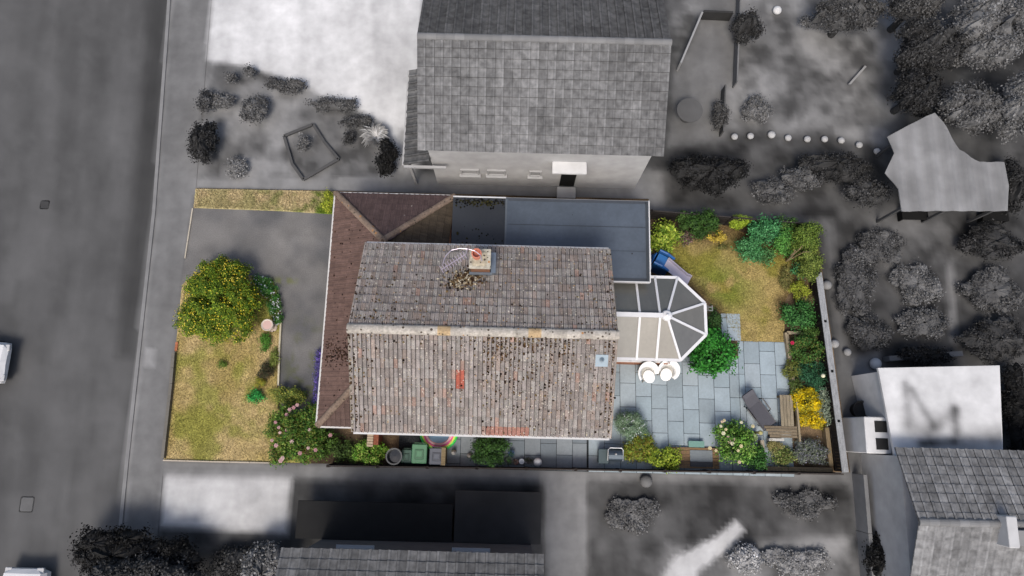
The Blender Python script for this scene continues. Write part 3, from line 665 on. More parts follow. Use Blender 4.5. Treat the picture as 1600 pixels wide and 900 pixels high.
for i in range(5):
    p, q = low[i], low[i+1]; n_ = max(1, int((q-p).length/.75)); f = MB().color(C(240, 240, 240))
    f.beam((p.x, p.y, .69), (q.x, q.y, .69), .12, .07); f.beam((p.x, p.y, 2.14), (q.x, q.y, 2.14), .09, .08); f.beam((p.x, p.y, 1.72), (q.x, q.y, 1.72), .06, .05)
    for k_ in range(n_+1):
        r = p.lerp(q, k_/n_); f.box(r.x, r.y, .7, .07, .07, 1.42)
    fo = f.build('side_frame', 'white', con); g_ = MB().color(C(96, 104, 108)); g_.beam((p.x, p.y, 1.4), (q.x, q.y, 1.4), .015, 1.36); g_.build('pane', 'glass', fo)
b = MB().color(C(242, 242, 244))
for i in range(5): b.beam(ce[i], ce[i+1], .11, .1)
b.build('eaves_gutter', 'white', con)
b = MB().color(C(244, 244, 246)); b.beam(r0+Vector((0, 0, .05)), hub+Vector((0, 0, .05)), .17, .09); b.build('ridge_beam', 'white', con)
b = MB().color(C(244, 244, 246)); b.lathe(hub.x, hub.y, hub.z-.02, [(.2, 0), (.21, .06), (.17, .12), (.06, .16), (.05, .2), (.01, .22)], 12); b.build('hub', 'white', con)
xs = [wx1+.05, P(997, 493, 2.7).x, P(1028, 493, 2.7).x]; xs[1] = P(997, 500, 2.7).x
nodes = []
def rafter(p, q, wd=.085): bb = MB().color(C(242, 242, 244)); bb.beam(p+Vector((0, 0, .035)), q+Vector((0, 0, .035)), wd, .05); bb.build('rafter', 'white', con)
for x in xs:
    rafter(Vector((x, hub.y, ZCR)), Vector((x, yT, ZC))); rafter(Vector((x, hub.y, ZCR)), Vector((x, yB, ZC)))
for i in (1, 2, 3, 4): rafter(hub.copy(), ce[i].copy())
def panel(pts, c):
    bb = MB().color(c); up = [p+Vector((0, 0, .012)) for p in pts]; dn = [p-Vector((0, 0, .012)) for p in pts]; n_ = len(pts)
    nn = (up[1]-up[0]).cross(up[2]-up[0])
    if nn.z < 0: up, dn = up[::-1], dn[::-1]
    bb.add(up+dn, [list(range(n_)), [2*n_-1-i for i in range(n_)]]+[[i, n_+i, n_+(i+1) % n_, (i+1) % n_] for i in range(n_)]); bb.build('roof_panel', 'poly', con)
xe = xs + [None]
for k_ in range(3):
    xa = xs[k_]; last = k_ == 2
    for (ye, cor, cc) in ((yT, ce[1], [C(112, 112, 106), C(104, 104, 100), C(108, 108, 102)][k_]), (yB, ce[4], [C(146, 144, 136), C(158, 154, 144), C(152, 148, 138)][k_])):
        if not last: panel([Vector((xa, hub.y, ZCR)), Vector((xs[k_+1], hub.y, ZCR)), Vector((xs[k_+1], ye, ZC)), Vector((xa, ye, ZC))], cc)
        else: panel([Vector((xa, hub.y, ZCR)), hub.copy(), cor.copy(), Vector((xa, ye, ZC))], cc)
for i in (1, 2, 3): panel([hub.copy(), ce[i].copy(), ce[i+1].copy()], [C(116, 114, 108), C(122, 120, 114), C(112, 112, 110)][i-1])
b = MB().color(C(170, 168, 160)); q = P(1108, 482, 1.9); b.beam(q+Vector((-.2, .05, 0)), q+Vector((.12, .05, 0)), .04, .04); b.beam(q+Vector((-.2, -.08, 0)), q+Vector((.12, -.08, 0)), .04, .04); b.beam(q+Vector((.12, -.1, 0)), q+Vector((.12, .12, 0)), .04, .05); b.beam(q+Vector((-.05, -.1, 0)), q+Vector((-.05, .12, 0)), .03, .04); b.build('wall_bracket', 'metal', con)

#@@PLANTS
# ------------------------------------------------------------------ PLANTS
def leaves(name, parent, blobs, leaf, pal, dens=2.3, asp=.5, m='leaf', up=.35, seed=0, cj=.12, core=True, hole=0.0):
    """blobs: (x, y, z, rx, ry, rz) lumps; leaves scattered in the outer part of each, in small clumps"""
    r = np.random.default_rng(seed+11); VV, CC = [], []
    for (x, y, z, rx, ry, rz) in blobs:
        area = 2*math.pi*((rx*ry)**1.6/2+(rx*rz)**1.6/2+(ry*rz)**1.6/2)**(1/1.6)*.9
        n = int(dens*area/(leaf*leaf*asp*.75)); nc = max(5, int(area/(leaf*leaf*14)))
        d = r.normal(size=(nc, 3)); d[:, 2] = np.abs(d[:, 2])*.9-.12; d /= np.linalg.norm(d, axis=1)[:, None]
        ph = r.uniform(0, 6.28, 4); lob = 1+.10*np.sin(3*np.arctan2(d[:, 1], d[:, 0])+ph[0])+.07*np.sin(7*np.arctan2(d[:, 1], d[:, 0])+ph[1])
        rad = r.uniform(.72, 1.0, nc)*lob
        cc = d*rad[:, None]; tone = 1+r.normal(0, cj, nc)
        i = r.integers(0, nc, n); 
        inner = r.random(n) < .22
        pos = cc[i]*np.where(inner, r.uniform(.45, .9, n), 1)[:, None]+r.normal(0, 1, (n, 3))*(leaf*1.05/np.array([rx, ry, rz]))
        if hole > 0: pass
        nor = pos/np.maximum(np.linalg.norm(pos, axis=1), 1e-3)[:, None]+r.normal(0, .55, (n, 3)); nor[:, 2] += up
        nor /= np.linalg.norm(nor, axis=1)[:, None]
        t = r.normal(size=(n, 3)); t -= nor*(t*nor).sum(1)[:, None]; t /= np.linalg.norm(t, axis=1)[:, None]; s_ = np.cross(nor, t)
        wp = pos*np.array([rx, ry, rz])+np.array([x, y, z]); wp[:, 2] = np.maximum(wp[:, 2], .1+r.random(n)*.05)
        sc = (leaf*r.uniform(.6, 1.3, n)/2)[:, None]
        q = np.stack([wp-t*sc, wp+s_*sc*asp-nor*sc*.15, wp+t*sc, wp-s_*sc*asp-nor*sc*.15], 1)
        pl = np.array([C(*c) for c in pal]); ci = r.integers(0, len(pl), n)
        col = pl[ci]*tone[i][:, None]*r.uniform(.72, 1.30, (n, 1))*(1.5 if m == 'leaf' else 1.2); VV.append(q.reshape(-1, 3)); CC.append(col)
        if m == 'soft_leaf':                       # dense inner mass of foliage
            na_, nb_ = 30, 14; th_ = np.linspace(0, 2*np.pi, na_+1); f_ = np.linspace(.0, 1.5, nb_+1)
            T, Fv = np.meshgrid(th_, f_); rr_ = .80*(1+.10*np.sin(3*T+ph[0])+.08*np.sin(7*T+ph[1]+2*Fv)+.07*np.sin(11*T+5*Fv+ph[2])); px_, py_ = x+rx*np.cos(T)*np.cos(Fv)+100, y+ry*np.sin(T)*np.cos(Fv)+100; rr_ = rr_+.22*(fbm(px_, py_+2*np.sin(Fv)*rz, .7, 23)-.5); rr_[:, -1] = rr_[:, 0]
            G3 = np.stack([x+rx*rr_*np.cos(T)*np.cos(Fv), y+ry*rr_*np.sin(T)*np.cos(Fv), z+rz*rr_*np.sin(Fv)], -1)
            qq = np.stack([G3[:-1, :-1], G3[:-1, 1:], G3[1:, 1:], G3[1:, :-1]], 2).reshape(-1, 4, 3); VV.append(qq.reshape(-1, 3))
            cm = qq.mean(1); CC.append(pl[len(pl)//2][None]*1.15*(.5+1.0*fbm(cm[:, 0]+50+cm[:, 2]*.4, cm[:, 1]+50, .5, 17))[:, None])
    V = np.concatenate(VV); c = np.concatenate(CC)
    return np_mesh(name, V, len(c), 4, c, m, None, parent)
def stems(parent, x, y, h, r, n=6, c=C(96, 76, 58), name='stem', rad=.02):
    b = MB().color(c); rr = random.Random(int(x*100+y*37))
    for i in range(n):
        t = 6.283*i/n+rr.random(); k_ = rr.uniform(.3, .8)
        b.tube([(x, y, .06), (x+math.cos(t)*r*k_*.4, y+math.sin(t)*r*k_*.4, h*.45), (x+math.cos(t)*r*k_, y+math.sin(t)*r*k_, h*.85)], [rad, rad*.7, rad*.3], 5)
    return b.build(name, 'bark', parent)
def lumps(x, y, rx, ry, h, n, seed=0, base=.1):
    r = random.Random(seed); out = [(x, y, base+h*.45, rx*.82, ry*.82, h*.52)]
    for i in range(n):
        t = 6.283*i/n+r.uniform(-.4, .4); k_ = r.uniform(.5, .72); s_ = r.uniform(.32, .5)
        out.append((x+math.cos(t)*rx*k_, y+math.sin(t)*ry*k_, base+h*r.uniform(.3, .6), rx*s_, ry*s_, h*r.uniform(.3, .42)))
    return out
def blossom_cloud(parent, blobs, n, size, pal, name='blossom', seed=1, kind='stuff', minz=.2):
    r = np.random.default_rng(seed); V, Cc = [], []
    for _ in range(n):
        x, y, z, rx, ry, rz = blobs[int(r.integers(0, len(blobs)))]
        d = r.normal(size=3); d[2] = abs(d[2])+.15; d /= np.linalg.norm(d); c = np.array([x, y, z])+d*np.array([rx, ry, rz])*r.uniform(.98, 1.1)
        nn = d+r.normal(0, .3, 3); nn /= np.linalg.norm(nn); t = np.cross(nn, [0.3, .8, .1]); t /= np.linalg.norm(t); s_ = np.cross(nn, t); sz = size*r.uniform(.6, 1.3)/2
        col = np.array(C(*pal[int(r.integers(0, len(pal)))]))*r.uniform(.85, 1.15)
        for q in range(2):
            an = q*.78; a_ = t*math.cos(an)+s_*math.sin(an); b_ = -t*math.sin(an)+s_*math.cos(an)
            V += [c-a_*sz+nn*sz*.3, c+b_*sz, c+a_*sz+nn*sz*.3, c-b_*sz]; Cc.append(col)
    return np_mesh(name, np.array(V), len(Cc), 4, np.array(Cc), 'petal', None, parent, kind=kind)
def flower(parent, x, y, z, r, col, name='flower'):
    b = MB().color(col)
    for k_ in range(3):
        n = 6 if k_ < 2 else 4; rr = r*(1-.3*k_)
        for i in range(n):
            t = 6.283*i/n+k_*.5; c_, s_ = math.cos(t), math.sin(t)
            b.add([(x, y, z+.01*k_), (x+(c_*.6-s_*.45)*rr, y+(s_*.6+c_*.45)*rr, z+.02+.012*k_), (x+c_*rr, y+s_*rr, z+.015+.02*k_), (x+(c_*.6+s_*.45)*rr, y+(s_*.6-c_*.45)*rr, z+.02+.012*k_)], [[0, 1, 2, 3]], jit(col, .85, 1.1))
    b.ball(x, y, z+.02, r*.3, 8, tuple(q*.8 for q in col), .8); b.build(name, 'petal', parent)
def shrub(px, py, rx, ry, h, leaf, pal, label, name='shrub', cat='shrub', nl=5, dens=2.3, asp=.55, m='leaf', group=None, seed=None, up=.35, cj=.12, st=True, grow=1.0):
    q = P(px, py, h*.55); kx = PM(rx, h*.5)*grow; ky = PM(ry, h*.5)*grow; seed = seed if seed is not None else int(px*7+py)
    t = empty(name, (q.x, q.y, 0), label, cat, group)
    bl = lumps(q.x, q.y, kx, ky, h, nl, seed); leaves('foliage', t, bl, leaf, pal, dens, asp, m, up, seed, cj)
    if st: stems(t, q.x, q.y, h, min(kx, ky))
    return t, bl
GRN = [(60, 92, 30), (78, 112, 38), (48, 78, 28), (96, 124, 44)]
# front garden
t, bl = shrub(341, 468, 62, 67, 1.9, .075, [(74, 98, 24), (96, 118, 30), (56, 80, 20), (122, 136, 38), (66, 90, 22)], 'large round evergreen bush dotted with yellow flowers beside the drive', 'flowering_bush', 'bush', 9, 2.8)
blossom_cloud(t, bl, 2100, .046, [(226, 204, 60), (240, 222, 96), (206, 184, 40)], seed=4)
rp = [(450, 668, 34, 30, 1.3), (478, 695, 32, 28, 1.2), (440, 705, 20, 18, .8), (487, 655, 24, 22, 1.1)]
q = P(462, 680, .6); t = empty('rose_bush', (q.x, q.y, 0), 'sprawling rose bush with pale pink flowers at the lower left corner of the house', 'rose bush')
bl = []
for (x, y, rx, ry, h) in rp: q = P(x, y, h*.5); bl += lumps(q.x, q.y, PM(rx, .6), PM(ry, .6), h, 4, int(x))
leaves('foliage', t, bl, .09, [(58, 92, 30), (76, 112, 36), (46, 76, 28), (98, 116, 50), (92, 98, 40)], 2.0, .55, seed=5)
stems(t, q.x, q.y, 1.0, .7)
for (x, y) in ((432, 660), (437, 668), (447, 678), (438, 676), (425, 688), (432, 696), (449, 672), (441, 716), (438, 724-4), (460, 637), (466, 633), (449, 648), (482, 700), (494, 703), (520-4, 680), (485, 672), (470, 708), (456, 690), (452, 640)):
    q = P(x, y, 1.12); flower(t, q.x, q.y, 1.12+random.uniform(-.05, .12), PM(random.uniform(2.4, 3.9), 1.1), C(*random.choice([(216, 176, 176), (204, 156, 160), (226, 196, 190)])))
shrub(455, 620, 26, 16, .6, .07, [(86, 104, 44), (108, 118, 52), (70, 88, 38), (140, 140, 60)], 'low yellowish green plants between the kerb end and the rose bush', 'border_plant', 'plant', 5)
shrub(400, 619, 13, 11, .35, .07, [(44, 132, 60), (60, 150, 70), (34, 110, 50)], 'small vivid green plant on the front lawn', 'border_plant', 'plant', 4)
shrub(416, 582, 13, 12, .5, .05, [(46, 50, 34), (60, 62, 40), (74, 60, 44)], 'small round dark bush in the front border', 'border_plant', 'plant', 3)
shrub(407, 597, 10, 7, .3, .05, [(120, 120, 40), (96, 108, 40), (150, 140, 50)], 'small yellow green plant left of the dark round bush', 'border_plant', 'plant', 3)
shrub(348, 570, 8, 6, .15, .05, [(78, 102, 38), (92, 112, 44)], 'lone green weed tuft in the middle of the front lawn', 'weed', 'weed', 3, st=False)
shrub(416, 535, 9, 16, .3, .06, [(70, 120, 40), (90, 136, 52), (60, 100, 38)], 'light green leafy plants below the stone bird bath', 'border_plant', 'plant', 4)
shrub(430, 562, 7, 16, .25, .06, [(96, 112, 48), (110, 118, 60)], 'thin grassy plants against the light kerb', 'border_plant', 'plant', 4)
q = P(424, 465, .3); t = empty('daisy_border', (q.x, q.y, 0), 'curved strip of green plants with small white flowers between bush and drive', 'flower border')
bl = []
for (x, y, r_) in ((404, 440, 12), (416, 446, 12), (425, 458, 12), (429, 472, 11), (432, 486, 10), (434, 500, 8), (411, 452, 9)): q = P(x, y, .2); bl.append((q.x, q.y, .22, PM(r_), PM(r_), .25))
leaves('foliage', t, bl, .06, [(50, 100, 40), (66, 118, 52), (44, 86, 36), (90, 120, 60)], 2.2, .4, seed=8)
blossom_cloud(t, bl, 170, .06, [(232, 236, 240), (210, 216, 220)], seed=9)
shrub(514, 316, 10, 17, .5, .06, [(140, 150, 40), (112, 130, 36), (160, 164, 60)], 'yellow green weeds beside the top corner of the garage', 'border_plant', 'plant', 4)
q = P(496, 600, .5); t = empty('lavender_hedge', (q.x, q.y, 0), 'purple flowering hedge half hidden under the front eaves', 'hedge')
bl = []
for i in range(10):
    q = P(501.5-i*.7, 552+i*9, .4); bl.append((q.x, q.y, .35, .17, .17, .3))
leaves('foliage', t, bl, .06, [(74, 70, 110), (96, 86, 150), (84, 76, 136), (62, 72, 70)], 2.2, .35, seed=12); blossom_cloud(t, bl, 320, .06, [(108, 88, 170), (126, 104, 190), (92, 76, 150)], seed=13)
# bird bath
q = P(418, 508, .7); t = empty('bird_bath', (q.x, q.y, 0), 'round pale pinkish stone bird bath at the edge of the front border', 'bird bath')
b = MB().color(C(206, 190, 176)); b.lathe(q.x, q.y, .08, [(.2, 0), (.2, .05), (.12, .1), (.08, .3), (.08, .5), (.12, .58)], 20); b.build('pedestal', 'mortar', t, smooth=False)
b = MB().color(C(214, 200, 186)); b.lathe(q.x, q.y, .66, [(.1, 0), (.22, .06), (.245, .09), (.23, .105), (.19, .09), (.08, .045), (.01, .04)], 28); b.build('bowl', 'slab', t)
b = MB().color(C(226, 190, 178)); b.lathe(q.x, q.y, .745, [(.18, 0), (.001, .004)], 24); b.build('water', 'glass', t)
# edging: light kerb of the border, low boundary edges
def edge(name, pts, wd, ht, c, label, cat, m='slab', z=Z0):
    b = MB().color(c); pp_ = [P(x, y) for x, y in pts]
    for a_, b_ in zip(pp_, pp_[1:]):
        L_ = (b_-a_).length; n = max(1, int(L_/.62))
        for i in range(n):
            u, v = a_.lerp(b_, i/n), a_.lerp(b_, (i+1)/n-.012/L_*n/n); k_ = random.uniform(.9, 1.1); b.beam((u.x, u.y, z+ht/2-.02), (v.x, v.y, z+ht/2-.02), wd, ht+.02, tuple(q*k_ for q in c))
    return tag(b.build(name, m), label, cat)
edge('kerb_edging', [(441, 505), (439, 540), (437, 603)], .07, .12, C(206, 198, 172), 'straight cream kerb edging between front border and drive', 'edging')
edge('kerb_edging', [(303, 327), (291, 405)], .05, .06, C(200, 190, 172), 'thin pale edging at the road end of the drive', 'edging')
edge('low_wall', [(276, 552), (272, 600), (259, 716)], .12, .22, C(112, 108, 100), 'low grey stone edge along the left side of the front lawn', 'low wall')
edge('brick_edging', [(279, 535), (277, 550)], .1, .08, C(176, 112, 80), 'short orange brick edging at the left of the front lawn', 'edging', 'brick')
edge('timber_edging', [(258, 719), (330, 721), (424, 723)], .05, .1, C(190, 178, 160), 'thin pale edging along the bottom of the front lawn', 'edging')
# side passage
q = P(580, 682, .9); t = empty('brick_pier', (q.x, q.y, 0), 'brick garden pier with cream capping beside the lower house wall', 'pier')
b = MB().color(C(150, 92, 70)); b.box(q.x+.12, q.y, 0, .34, .62, .92)
b.build('shaft', 'brick', t); b = MB()
for i in range(7): b.box(q.x-.02, q.y-.34+i*.1, .92, .24, .085, .06, c=C(200, 178, 150), bev=.01)
b.build('capping', 'slab', t)
shrub(577, 706, 24, 18, .8, .08, [(96, 142, 44), (120, 160, 60), (74, 118, 36), (150, 166, 80)], 'bright green bush below the brick pier', 'shrub', 'shrub', 5)
shrub(535, 704, 20, 16, .6, .08, [(60, 84, 38), (76, 96, 44), (50, 66, 32)], 'dull green shrub with pale heads between rose bush and bright bush', 'shrub', 'shrub', 4)
shrub(763, 700, 30, 24, 1.2, .08, [(48, 78, 34), (60, 92, 40), (38, 62, 30)], 'dark green bush in the side passage below the roof', 'shrub', 'shrub', 6)
q = P(616, 713, .8); t = empty('water_butt', (q.x, q.y, 0), 'round black water butt with grey rim in the side passage', 'water butt')
b = MB().color(C(96, 98, 98)); b.lathe(q.x, q.y, .08, [(.25, 0), (.29, .35), (.29, .7), (.32, .76), (.32, .82), (.27, .82), (.26, .55), (.01, .54)], 28); b.build('barrel', 'plastic', t)
b = MB().color(C(40, 42, 42)); b.lathe(q.x, q.y, .64, [(.26, 0), (.001, .01)], 24); b.build('water', 'glass', t)
def bin_(name, px, py, wd, dp, ht, c, label, cat, group=None):
    q = P(px, py, ht); t = empty(name, (q.x, q.y, 0), label, cat, group)
    b = MB().color(c); n0 = .85
    vs = [(q.x+sx*wd/2*k_, q.y+sy*dp/2*k_, zz) for zz, k_ in ((.14, n0), (ht-.08, 1)) for sx, sy in ((-1, -1), (1, -1), (1, 1), (-1, 1))]
    b.add(vs, [[3, 2, 1, 0], [4, 5, 6, 7], [0, 1, 5, 4], [1, 2, 6, 5], [2, 3, 7, 6], [3, 0, 4, 7]]); b.build('body', 'plastic', t)
    l = MB().color(tuple(x*1.1 for x in c)); l.box(q.x, q.y, ht-.08, wd+.06, dp+.06, .07, bev=.03); l.box(q.x, q.y-.02, ht-.012, wd*.66, dp*.6, .02, bev=.02, c=tuple(x*.8 for x in c)); l.box(q.x, q.y, ht+.006, wd*.4, dp*.34, .015, bev=.01, c=tuple(x*1.2 for x in c)); l.build('lid', 'plastic', t)
    h = MB().color(tuple(x*.8 for x in c)); h.tube([(q.x-wd*.4, q.y+dp/2+.07, ht-.1), (q.x+wd*.4, q.y+dp/2+.07, ht-.1)], .018, 8); h.build('handle', 'plastic', t)
    for s_ in (-1, 1):
        w_ = MB().color(C(40, 40, 42)); w_.tube([(q.x+s_*wd*.36, q.y+dp*.42, .17), (q.x+s_*(wd*.36+.06), q.y+dp*.42, .17)], .09, 12); w_.build('wheel', 'plastic', t)
    return t
bin_('wheelie_bin', 655, 709, .52, .66, 1.05, C(86, 136, 100), 'green wheelie bin in the side passage', 'wheelie bin')
bin_('wheelie_bin', 682, 713, .5, .56, .95, C(98, 102, 112), 'dark grey wheelie bin right of the green one', 'wheelie bin')
bin_('recycling_box', 635, 713, .34, .46, .6, C(62, 98, 84), 'small dark green recycling box between water butt and green bin', 'recycling box')
q = P(693, 713, .9); b = MB().color(C(150, 132, 100)); b.box(q.x, q.y, .06, .13, .62, .9, bev=.02); b.box(q.x, q.y+.0, .96, .16, .66, .03); tag(b.build('wooden_gate_post', 'wood'), 'weathered wooden post right of the grey wheelie bin', 'post')
q = P(686, 676, .1); t = empty('paddling_pool', (q.x, q.y, 0), 'round inflatable paddling pool with rainbow rings, half under the lower eaves', 'paddling pool')
b = MB()
for i, (r_, c) in enumerate(((.72, (.03, .55, .08)), (.645, (.6, .75, .12)), (.57, (.8, .12, .3)), (.50, (.8, .5, .5)))):
    n, m_ = 36, 8; vs = []; rr = .055
    for k_ in range(n):
        for l_ in range(m_):
            u, v = 6.283*k_/n, 6.283*l_/m_; vs.append((q.x+(r_+rr*math.cos(v))*math.cos(u), q.y+(r_+rr*math.cos(v))*math.sin(u)*.92, .14+.0*i+rr*math.sin(v)+.02*i))
    b.add(vs, [[k_*m_+l_, ((k_+1) % n)*m_+l_, ((k_+1) % n)*m_+(l_+1) % m_, k_*m_+(l_+1) % m_] for k_ in range(n) for l_ in range(m_)], c); b.build('ring', 'plastic', t, smooth=True); b = MB(); b = MB().color((.35, .6, .8)); b.lathe(q.x, q.y, .16, [(.48, 0), (.001, .01)], 32, sy=.92); b.build('water', 'glass', t)
# pots and oddments in the passage
def pot(px, py, r_, h, c, pal, label, name='plant_pot', z=.1, lf=.05):
    q = P(px, py, h); t = empty(name, (q.x, q.y, 0), label, 'plant pot'); b = MB().color(c); b.lathe(q.x, q.y, z, [(r_*.7, 0), (r_*.95, h*.9), (r_, h*.9), (r_, h), (r_*.85, h), (r_*.8, h*.85), (.01, h*.85)], 18); b.build('pot', 'plastic', t)
    if pal: leaves('foliage', t, [(q.x, q.y, z+h, r_*.85, r_*.85, .12)], lf, pal, 1.5, seed=int(px))
pot(799, 708, .12, .25, C(60, 96, 150), [(50, 80, 60)], 'small blue plant pot beside the dark passage bush')
pot(796, 719, .14, .25, C(60, 70, 62), [(84, 120, 70), (60, 96, 50)], 'dark pot with pale green plant by the lower fence')
pot(806, 722, .10, .22, C(150, 84, 70), [(150, 140, 130), (90, 84, 76)], 'small reddish pot by the lower fence')
pot(826, 720, .12, .25, C(36, 36, 38), [(40, 46, 34)], 'small black pot left of the silver ball')
q = P(815, 721, .35); b = MB().color(C(190, 196, 204)); b.lathe(q.x, q.y, .1, [(.1, 0), (.12, .25), (.1, .3), (.07, .3), (.06, .2), (.01, .2)], 16); b.tube([(q.x+.08, q.y, .3), (q.x+.2, q.y-.05, .38)], .02, 6); tag(b.build('watering_can', 'metal'), 'pale grey watering can among the pots by the lower fence', 'watering can')
q = P(840, 722, .4); t = empty('mirror_ball', (q.x, q.y, 0), 'shiny silver ball on a stand near the lower fence', 'garden ornament')
b = MB().color(C(225, 228, 232)); b.ball(q.x, q.y, .42, .17, 20); b.build('ball', 'white', t, smooth=True); b = MB().color(C(80, 80, 80)); b.lathe(q.x, q.y, .09, [(.1, 0), (.03, .05), (.03, .2)], 12); b.build('stand', 'metal', t)
b = MB(); q = P(848, 682, .3); b.ball(q.x, q.y+.05, .25, .13, 14, C(206, 60, 130)); tag(b.build('play_ball', 'plastic', smooth=True), 'pink ball just showing under the lower eaves', 'ball')
q = P(708, 707, .5); t = empty('garden_gnome', (q.x, q.y, 0), 'small white stone ornament right of the wooden post', 'garden ornament'); b = MB().color(C(214, 212, 206)); b.lathe(q.x, q.y, .08, [(.1, 0), (.1, .2), (.06, .3), (.08, .38), (.05, .46), (.01, .5)], 12); b.build('figure', 'slab', t)
q = P(733, 712, .5); b = MB().color(C(196, 190, 182)); b.lathe(q.x, q.y, .08, [(.08, 0), (.1, .15), (.06, .3), (.01, .38)], 12); tag(b.build('stone_ornament', 'slab'), 'pale stone ornament left of the dark passage bush', 'garden ornament')
# patio furniture: wicker chairs
def chair(px, py, rz, label):
    q = P(px, py, .5); t = empty('wicker_chair', (q.x, q.y, 0), label, 'chair', 'white wicker chairs on the patio')
    zf = .1; b = MB().color((.78, .78, .77)); n = 26
    prof = []                                     # curved tub back
    a0, a1 = math.radians(-25), math.radians(205)
    vs = []
    for i in range(n+1):
        an = a0+(a1-a0)*i/n; k_ = math.sin((an-a0)/(a1-a0)*math.pi)**.5; hh = .30+.42*k_
        for (r_, z_) in ((.26, .26), (.34, hh*.55+.16), (.39, hh+.08), (.36, hh+.11), (.29, hh*.5+.16), (.2, .30)):
            vs.append((q.x+math.cos(an)*r_, q.y+math.sin(an)*r_*1.02, zf+z_))
    m_ = 6; fs = [[i*m_+k_, (i+1)*m_+k_, (i+1)*m_+(k_+1) % m_, i*m_+(k_+1) % m_] for i in range(n) for k_ in range(m_)]+[list(range(m_)), [n*m_+k_ for k_ in range(m_)][::-1]]
    b.add(vs, fs); b.build('backrest', 'wicker', t, smooth=True)
    b = MB().color(C(200, 198, 190)); b.lathe(q.x, q.y-.02, zf+.22, [(.24, 0), (.27, .05), (.26, .10), (.01, .11)], 24); b.build('seat', 'wicker', t)
    b = MB().color((.84, .83, .80)); b.lathe(q.x, q.y-.13, zf+.33, [(.15, 0), (.2, .03), (.205, .06), (.17, .09), (.01, .10)], 24, sy=1.15); b.build('cushion', 'fabric', t, smooth=True)
    for sx in (-1, 1):
        for sy in (-1, 1): l = MB().color(C(170, 168, 162)); l.tube([(q.x+sx*.2, q.y+sy*.2, zf+.24), (q.x+sx*.23, q.y+sy*.23, zf)], .02, 8); l.build('leg', 'wicker', t)
    rot_root(t, rz); t.scale = (1.12, 1.12, 1); return t
chair(1012, 583, math.radians(22), 'left one of the two white round wicker chairs below the conservatory')
chair(1043, 580, math.radians(-24), 'right one of the two white round wicker chairs, nearer the round bush')
# lounger
q = P(1183, 640, .35); t = empty('sun_lounger', (q.x, q.y, 0), 'dark grey sun lounger on the patio next to the wooden bench', 'sun lounger')
Lg = C(92, 92, 98)
b = MB().color(Lg); b.box(q.x, q.y-.28, .38, .56, 1.02, .035, bev=.01); b.build('seat', 'fabric', t)
b = MB().color(C(98, 98, 104)); b.beam((q.x, q.y+.23, .40), (q.x, q.y+.78, .62), .56, .035); b.build('backrest', 'fabric', t)
b = MB().color(C(104, 104, 110)); b.beam((q.x, q.y+.62, .60), (q.x, q.y+.80, .665), .5, .07); b.build('pillow', 'fabric', t)
b = MB().color(C(56, 56, 60))
for s_ in (-1, 1): b.tube([(q.x+s_*.30, q.y-.8, .38), (q.x+s_*.30, q.y+.24, .38)], .022, 8)
b.tube([(q.x-.3, q.y-.8, .38), (q.x+.3, q.y-.8, .38)], .022, 8); b.build('frame', 'metal', t)
for s_ in (-1, 1):
    b = MB().color(C(40, 40, 44)); b.tube([(q.x+s_*.33, q.y+.3, .40), (q.x+s_*.38, q.y+.26, .58), (q.x+s_*.38, q.y-.25, .56), (q.x+s_*.33, q.y-.3, .38)], .028, 8); b.build('armrest', 'plastic', t)
    for yy in (-.6, .3): b = MB().color(C(56, 56, 60)); b.tube([(q.x+s_*.29, q.y+yy, .38), (q.x+s_*.29, q.y+yy+.05, .1)], .02, 8); b.build('leg', 'metal', t)
rot_root(t, math.radians(36))
# barbecue
q = P(962, 711, .9); t = empty('barbecue', (q.x, q.y, 0), 'grey lidded barbecue in the side passage corner', 'barbecue')
b = MB().color(C(60, 66, 72)); b.box(q.x, q.y, .12, .5, .45, .62, bev=.02); b.build('cabinet', 'metal', t)
b = MB().color(C(84, 96, 106)); n = 10; vs = []
for i in range(n+1):
    an = math.pi*i/n
    for s_ in (-.27, .27): vs.append((q.x+s_, q.y+math.cos(an)*.24, .76+math.sin(an)*.2))
b.add(vs, [[2*i, 2*i+1, 2*i+3, 2*i+2] for i in range(n)]+[[2*i for i in range(n+1)], [2*i+1 for i in range(n+1)][::-1]]); lid = b.build('lid', 'metal', t)
b = MB().color(C(220, 222, 224)); b.tube([(q.x-.29, q.y-.22, .78), (q.x-.29, q.y+.2, .92), (q.x-.22, q.y+.27, .94), (q.x+.22, q.y+.27, .94), (q.x+.29, q.y+.2, .92), (q.x+.29, q.y-.22, .78)], .022, 8); b.build('handle', 'metal', t)
b = MB().color(C(190, 190, 190)); b.ball(q.x, q.y+.04, .985, .05, 10); b.build('thermometer', 'metal', lid)
q = P(943, 713, .6); b = MB().color(C(50, 70, 74)); b.box(q.x, q.y, .1, .36, .52, .5, bev=.03); b.box(q.x, q.y, .605, .4, .56, .04, c=C(70, 88, 92), bev=.02); tag(b.build('storage_box', 'plastic'), 'dark teal storage box left of the barbecue', 'storage box')
q = P(1088, 694, .3); b = MB().color(C(100, 142, 132)); b.box(q.x, q.y, .1, .58, .2, .2, bev=.02); b.box(q.x, q.y, .3, .62, .24, .03, c=C(118, 160, 148)); tag(b.build('planter_box', 'plastic'), 'small sea green box at the edge of the timber step', 'planter')
